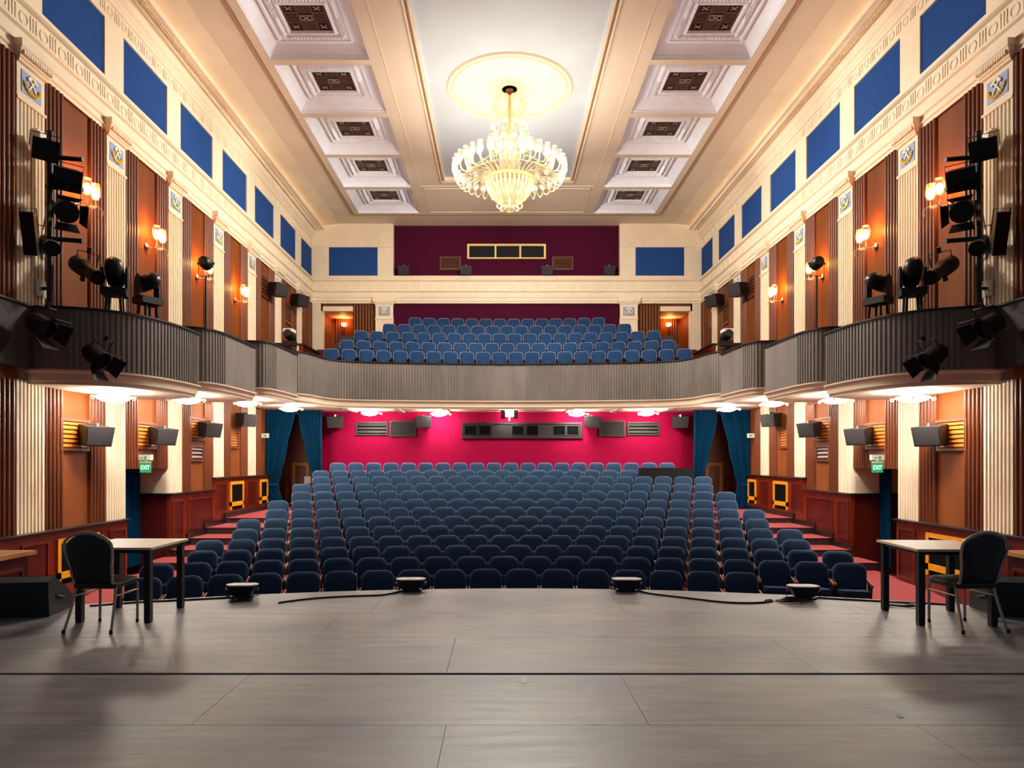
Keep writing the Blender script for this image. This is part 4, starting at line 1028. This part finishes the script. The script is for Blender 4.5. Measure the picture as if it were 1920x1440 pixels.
# floor floodlights along the stage edge
def footlight(loc, rz, label):
    t = thing('footlight', label, 'floodlight', loc, rz, 'floor floodlights along the stage edge')
    MB().hexa([(-.10,-.07,.03),(.10,-.07,.03),(.10,.07,.03),(-.10,.07,.03)], [(-.165,-.085,.145),(.165,-.085,.145),(.165,.085,.145),(-.165,.085,.145)]).obj('housing', BLK, t)
    oc = [(-.18,-.03),(-.12,-.09),(.12,-.09),(.18,-.03),(.18,.03),(.12,.09),(-.12,.09),(-.18,.03)]
    MB().sweep([[(x,y,.145) for x,y in oc],[(x,y,.156) for x,y in oc],[(x*.3,y*.3,.162) for x,y in oc]]).obj('lid', DIRTW, t)
    for sx in (-1,1):
        MB().tube([(sx*.15,0,.10),(sx*.185,0,.10),(sx*.185,0,.02),(sx*.06,0,.012)], .007, 6).obj('yoke', BLK, t)
    MB().box(-.13,.13,-.06,.06,0,.02).obj('base', BLK, t)
    for sx in (-1,1): MB().lathe([(0,0),(.016,0),(.016,.025),(0,.025)], 10).xf(Matrix.Translation((sx*.165,0,.10)) @ Matrix.Rotation(R_(90*sx), 4, 'Y')).obj('knob', CHROME, t)
    return t
for x, y, rz, lab in ((-3.26,8.03,5,'floor floodlight with white lid, leftmost, near the left table'),(-1.33,8.42,2,'floor floodlight with white lid, left of the stage centre'),(1.33,8.42,-2,'floor floodlight with white lid, right of the stage centre'),(3.3,7.95,-5,'floor floodlight with white lid, rightmost, near the right table')):
    footlight((x,y,0), R_(rz), lab)
def cable(name, pts, r, label):
    o = MB().tube(smooth_path([(x,y,z) for x,y,z in pts], 6), r, 6).obj(name, ROPEC, smooth=60); return tag(o, label, 'cable')
def fl(*p): return [(x,y,.009) for x,y in p]
cable('power_cable', fl((-1.45,8.38),(-1.62,8.14),(-2.0,8.06),(-2.35,7.95),(-2.62,7.78),(-2.72,7.68)), .011, 'black cable lying from the left-centre floodlight towards the left one')
cable('power_cable', fl((1.47,8.42),(1.6,8.2),(1.95,7.95),(2.3,7.72),(2.62,7.68),(2.85,7.76),(2.88,7.84),(2.8,7.80)), .011, 'black cable curving from the right-centre floodlight towards the right one')
cable('power_cable', fl((-4.75,7.52),(-4.3,7.72),(-3.9,7.83),(-3.5,7.95),(-3.36,8.02)), .011, 'black cable running behind the left table to the leftmost floodlight')
cable('power_cable', fl((3.45,7.98),(3.8,7.86),(4.3,7.72),(4.6,7.64),(4.78,7.56)), .011, 'black cable running behind the right table to the rightmost floodlight')
def coil(c, r, n, label, seed):
    rnd = random.Random(seed); pts = []
    for i in range(n*9):
        a = 2*math.pi*i/9; k = 1+rnd.uniform(-.22,.22)
        pts.append((c[0]+r*k*math.cos(a)*1.3+.02*i/9, c[1]+r*k*math.sin(a)*.9, .010+.005*(i/9)))
    return cable('cable_coil', pts, .006, label)
coil((-3.22,7.78), .085, 4, 'small tangle of black cable in front of the leftmost floodlight', 1)
coil((3.04,7.78), .09, 5, 'tangle of black cable left of the rightmost floodlight', 2)
coil((4.18,7.56), .13, 3, 'loose coil of black cable behind the right table', 3)
# tape cross and scraps on the boards
o = MB().box(-.06,.06,-.022,.022,.0,.0012).box(-.018,.018,-.06,.06,.0012,.0022).xf(Matrix.Translation((-.05,4.98,.0002))).obj('tape_mark', mat('white_tape', (230,230,226), .6))
tag(o, 'small white tape cross marking the middle of the stage floor', 'tape mark')
o = MB().prism([(-.02,-.012),(.018,-.014),(.022,.01),(-.016,.013)], 'z', .0003, .003).xf(Matrix.Translation((2.28,4.27,0))).obj('paper_scrap', mat('cyan_scrap', (110,200,220), .6))
tag(o, 'tiny cyan scrap lying on the right of the stage floor', 'scrap')

# black screen by the last rows
t = thing('sound_desk', 'black-draped sound desk standing behind the right end of the upper stalls rows', 'desk', (4.86,20.98,.437))
MB().box(-.85,.85,-.02,.02,.1,.96).obj('front_board', mat('black_cloth', (14,14,18), .9), t)
MB().box(-.85,.85,.02,.24,.72,.76).obj('worktop', BLKP, t)
for sx in (-1,1):
    MB().box(sx*.81, sx*.85, .02, .22, -.02, .72).obj('leg', BLKP, t)
    MB().box(sx*.81, sx*.85, -.02, .02, -.02, .12).obj('leg', BLKP, t)

# ------------------------------------------------------------------ lighting equipment
def par_box(t, w=.30, h=.26, d=.24):
    MB().hexa([(-w/2*.8,d,-h/2*.8),(w/2*.8,d,-h/2*.8),(w/2*.8,d,h/2*.8),(-w/2*.8,d,h/2*.8)], [(-w/2,0,-h/2),(w/2,0,-h/2),(w/2,0,h/2),(-w/2,0,h/2)]).obj('housing', BLK, t)
    MB().box(-w*.46,w*.46,-.012,0,-h*.46,h*.46).obj('lens', PANE, t)
    MB().tube([(-w/2-.02,d*.5,0),(-w/2-.02,d*.5,h/2+.06),(w/2+.02,d*.5,h/2+.06),(w/2+.02,d*.5,0)], .008, 6).obj('yoke', BLK, t)
def fresnel(t, r=.15, L=.32, doors=True):
    MB().lathe([(0,L),(r*.7,L*.98),(r*.95,L*.8),(r,L*.2),(r,0),(r*.9,0),(r*.9,.03),(0,.03)], 18).xf(Matrix.Rotation(R_(-90), 4, 'X')).obj('housing', BLK, t, smooth=40)
    MB().lathe([(0,.02),(r*.88,.02),(r*.88,.028),(0,.028)], 18).xf(Matrix.Rotation(R_(-90), 4, 'X')).obj('lens', PANE, t)
    if doors:
        for a in (0,90,180,270):
            MB().add([(-r*.8,0,r),(r*.8,0,r),(r*1.0,-.2,r*1.5),(-r*1.0,-.2,r*1.5),(-r*.8,.004,r+.004),(r*.8,.004,r+.004),(r*1.0,-.196,r*1.5+.006),(-r*1.0,-.196,r*1.5+.006)], [(0,1,2,3),(4,7,6,5),(0,4,5,1),(1,5,6,2),(2,6,7,3),(3,7,4,0)]).xf(Matrix.Rotation(R_(a), 4, 'Y')).obj('barn_door', BLK, t)
    MB().tube([(-r-.02,L*.5,0),(-r-.02,L*.5,r+.14),(r+.02,L*.5,r+.14),(r+.02,L*.5,0)], .008, 6).obj('yoke', BLK, t)
    MB().box(-.02,.02,L*.5-.02,L*.5+.02,r+.13,r+.22).obj('clamp', BLK, t)
def profile_spot(t, L=.72):
    MB().lathe([(0,L),(.09,L-.01),(.115,L-.05),(.115,L*.62),(.085,L*.56),(.075,L*.25),(.095,L*.22),(.095,0),(.085,0),(.08,.04),(0,.04)], 18).xf(Matrix.Rotation(R_(-90), 4, 'X')).obj('housing', BLK, t, smooth=40)
    MB().lathe([(0,.03),(.08,.03),(.08,.036),(0,.036)], 18).xf(Matrix.Rotation(R_(-90), 4, 'X')).obj('lens', PANE, t)
    MB().box(-.02,.02,L*.6-.03,L*.6+.03,-.17,-.10).obj('shutter_handle', BLK, t)
    MB().tube([(-.13,L*.58,0),(-.13,L*.58,.22),(.13,L*.58,.22),(.13,L*.58,0)], .008, 6).obj('yoke', BLK, t)
    MB().box(-.02,.02,L*.58-.02,L*.58+.02,.21,.29).obj('clamp', BLK, t)
def fixture(name, builder, loc, target, label, group, cat='stage light', **k):
    t = thing(name, label, cat, loc, None, group)
    d = (Vector(target)-Vector(loc)).normalized()          # fixture points along local -y
    rz = math.atan2(d.x, -d.y); rx = math.asin(max(-1,min(1,d.z)))
    t.rotation_mode = 'XYZ'; t.rotation_euler = Euler((-rx,0,rz))
    builder(t, **k)
    if builder is profile_spot: t.scale = (1.3,1.15,1.3)
    return t
for s in (-1,1):
    n = SIDE[s]; m = lambda x: s*abs(x)
    # ladder: pole, stand-off brackets, arms
    px_, py_ = m(7.74), 11.38
    t = thing('lighting_ladder', 'black pole with side arms carrying stage lights on the %s front gallery' % n, 'lighting rig', (px_,py_,3.18))
    MB().tube([(0,0,0),(0,0,3.92)], .05, 10).obj('pole', BLK, t, smooth=50)
    MB().box(-.1,.1,-.1,.1,0,.03).obj('base_plate', BLK, t)
    for z in (1.3,3.78):
        b = MB().box(0,m(.13),-.02,.02,z-.025,z+.025).obj('wall_bracket', BLK, t)
        MB().box(m(.13),m(.155),-.12,.12,z-.14,z+.14).obj('fixing_plate', OFFW, b)
    for z, a in ((3.5,-4),(3.0,-6),(2.14,-8)):
        MB().tube([(m(.06),0,z),(-m(.55),0,z-.05)], .04, 8).obj('arm', BLK, t, smooth=50)
    MB().tube(smooth_path([(m(.05),.03,3.0),(m(.12),.02,2.3),(m(.1),.02,2.5),(m(.12),-.05,1.9),(m(.03),.03,1.6),(m(.12),-.03,1.0),(-m(.1),.05,.2)], 6), .006, 5).obj('cable_run', ROPEC, t)
    g = 'stage lights on the gallery ladders'
    cx = lambda dx: px_-m(dx)
    fixture('flood_light', par_box, (px_-m(.12),py_-.28,6.66), (0,3,1), 'square black flood light at the top of the %s ladder' % n, g, w=.38, h=.34)
    fixture('flood_light', par_box, (cx(.36),py_-.1,6.24), (m(1),4,.5), 'tilted black flood light under the top arm of the %s ladder' % n, g, w=.42, h=.36, d=.32)
    fixture('fresnel_spotlight', fresnel, (cx(.38),py_-.15,5.70), (m(.5),3,.5), 'round spotlight with barn doors in the middle of the %s ladder' % n, g, r=.18)
    fixture('profile_spotlight', profile_spot, (cx(.22),11.1,5.06), (m(2),4,1.5), 'long profile spotlight tilted down at the pole of the %s ladder' % n, g, L=.72)
    fixture('profile_spotlight', profile_spot, (cx(.80),py_+.0,4.66), (m(3.5),9,2.6), 'long profile spotlight lowest on the %s ladder, pointing across' % n, g, L=.75)
    fixture('flood_light', par_box, (px_-m(.04),10.8,5.2), (m(6),2,3), 'tall flood light against the wall beside the %s ladder' % n, g, w=.2, h=.66, d=.16)
    # two spotlights hung on the outer face of the front gallery
    for (x,y,z,lab) in ((7.3,10.66,3.66,'upper'),(6.62,10.95,3.2,'lower')):
        t = fixture('gallery_spotlight', fresnel, (m(x),y,z), (-m(1.0),9.5,-1.0 if lab == 'upper' else -3), '%s black spotlight hung on the front of the %s gallery' % (lab, n), 'spotlights hung on the gallery fronts', r=.16, L=.34)
    # moving heads on low trestles
    for (x,y,rz,tilt,lab) in ((6.98,11.95,20,-50,'nearer the stage'),(6.74,12.6,60,-10,'nearer the auditorium')):
        t = thing('moving_head_light', 'black moving-head light behind the %s front gallery rail, %s' % (n, lab), 'stage light', (m(x),y,3.18), R_(rz)*(-s), 'moving-head lights on the galleries'); t.scale = (1.1,1.1,1.04)
        for a in (45,135,225,315):
            ca, sa = math.cos(R_(a)), math.sin(R_(a))
            MB().tube([(.22*ca,.22*sa,0),(.13*ca,.13*sa,1.28)], .024, 8).obj('leg', BLK, t)
        MB().box(-.18,.18,-.15,.15,1.26,1.38).obj('base', BLKP, t)
        for sx in (-1,1): MB().prism([(-.08,1.38),(.08,1.38),(.06,1.72),(0,1.78),(-.06,1.72)], 'x', sx*.19, sx*.15).obj('yoke_arm', BLKP, t)
        h = MB().lathe([(0,-.24),(.10,-.235),(.125,-.2),(.14,-.05),(.14,.08),(.12,.2),(.06,.25),(0,.255)], 16).xf(Matrix.Translation((0,0,1.66)) @ Matrix.Rotation(R_(tilt+90), 4, 'X')).obj('head', mat('moving_head_shell', (26,26,30), .35), t, smooth=50)
        MB().lathe([(0,-.242),(.09,-.242),(.09,-.248),(0,-.248)], 16).xf(Matrix.Translation((0,0,1.66)) @ Matrix.Rotation(R_(tilt+90), 4, 'X')).obj('lens', PANE, h)
    # small spotlight on a stand
    t = thing('stand_spotlight', 'small black spotlight on a thin stand behind the %s middle gallery rail' % n, 'stage light', (m(6.62),14.8,3.37))
    MB().tube([(0,0,.0),(0,0,2.25)], .022, 8).obj('pole', BLK, t)
    for a in (0,120,240): MB().tube([(.3*math.cos(R_(a)),.3*math.sin(R_(a)),0),(0,0,.5)], .012, 6).obj('leg', BLK, t)
    MB().tube([(-.16,0,2.5),(-.16,0,2.25),(.16,0,2.25),(.16,0,2.5)], .008, 6).obj('yoke', BLK, t)
    MB().lathe([(0,.16),(.10,.15),(.13,.08),(.13,-.08),(.10,-.12),(0,-.12)], 16).xf(Matrix.Translation((0,0,2.52)) @ Matrix.Rotation(R_(80), 4, 'X')).obj('head', BLK, t, smooth=50)
    for sx in (-1,1): MB().lathe([(0,0),(.03,0),(.03,.02),(0,.02)], 8).xf(Matrix.Translation((sx*.16,0,2.52)) @ Matrix.Rotation(R_(90*sx), 4, 'Y')).obj('knob', BLK, t)
    # follow spot at the rear
    t = thing('follow_spotlight', 'rounded follow spotlight on the %s rear gallery below the upper wall' % n, 'stage light', (m(6.9),21.6,3.62))
    MB().tube([(0,0,0),(0,0,1.75)], .03, 8).obj('pole', BLK, t)
    for a in (0,120,240): MB().tube([(.35*math.cos(R_(a)),.35*math.sin(R_(a)),0),(0,0,.6)], .015, 6).obj('leg', BLK, t)
    MB().lathe([(0,.3),(.12,.28),(.15,.1),(.15,-.2),(.13,-.24),(0,-.24)], 16).xf(Matrix.Translation((0,0,1.95)) @ Matrix.Rotation(R_(80), 4, 'X')).obj('head', BLK, t, smooth=50)
    MB().box(-.15,.15,-.25,.12,2.04,2.14).obj('hood', OFFW, t)
    MB().box(-.2,.2,-.1,.1,1.62,1.78).obj('yoke', BLK, t)
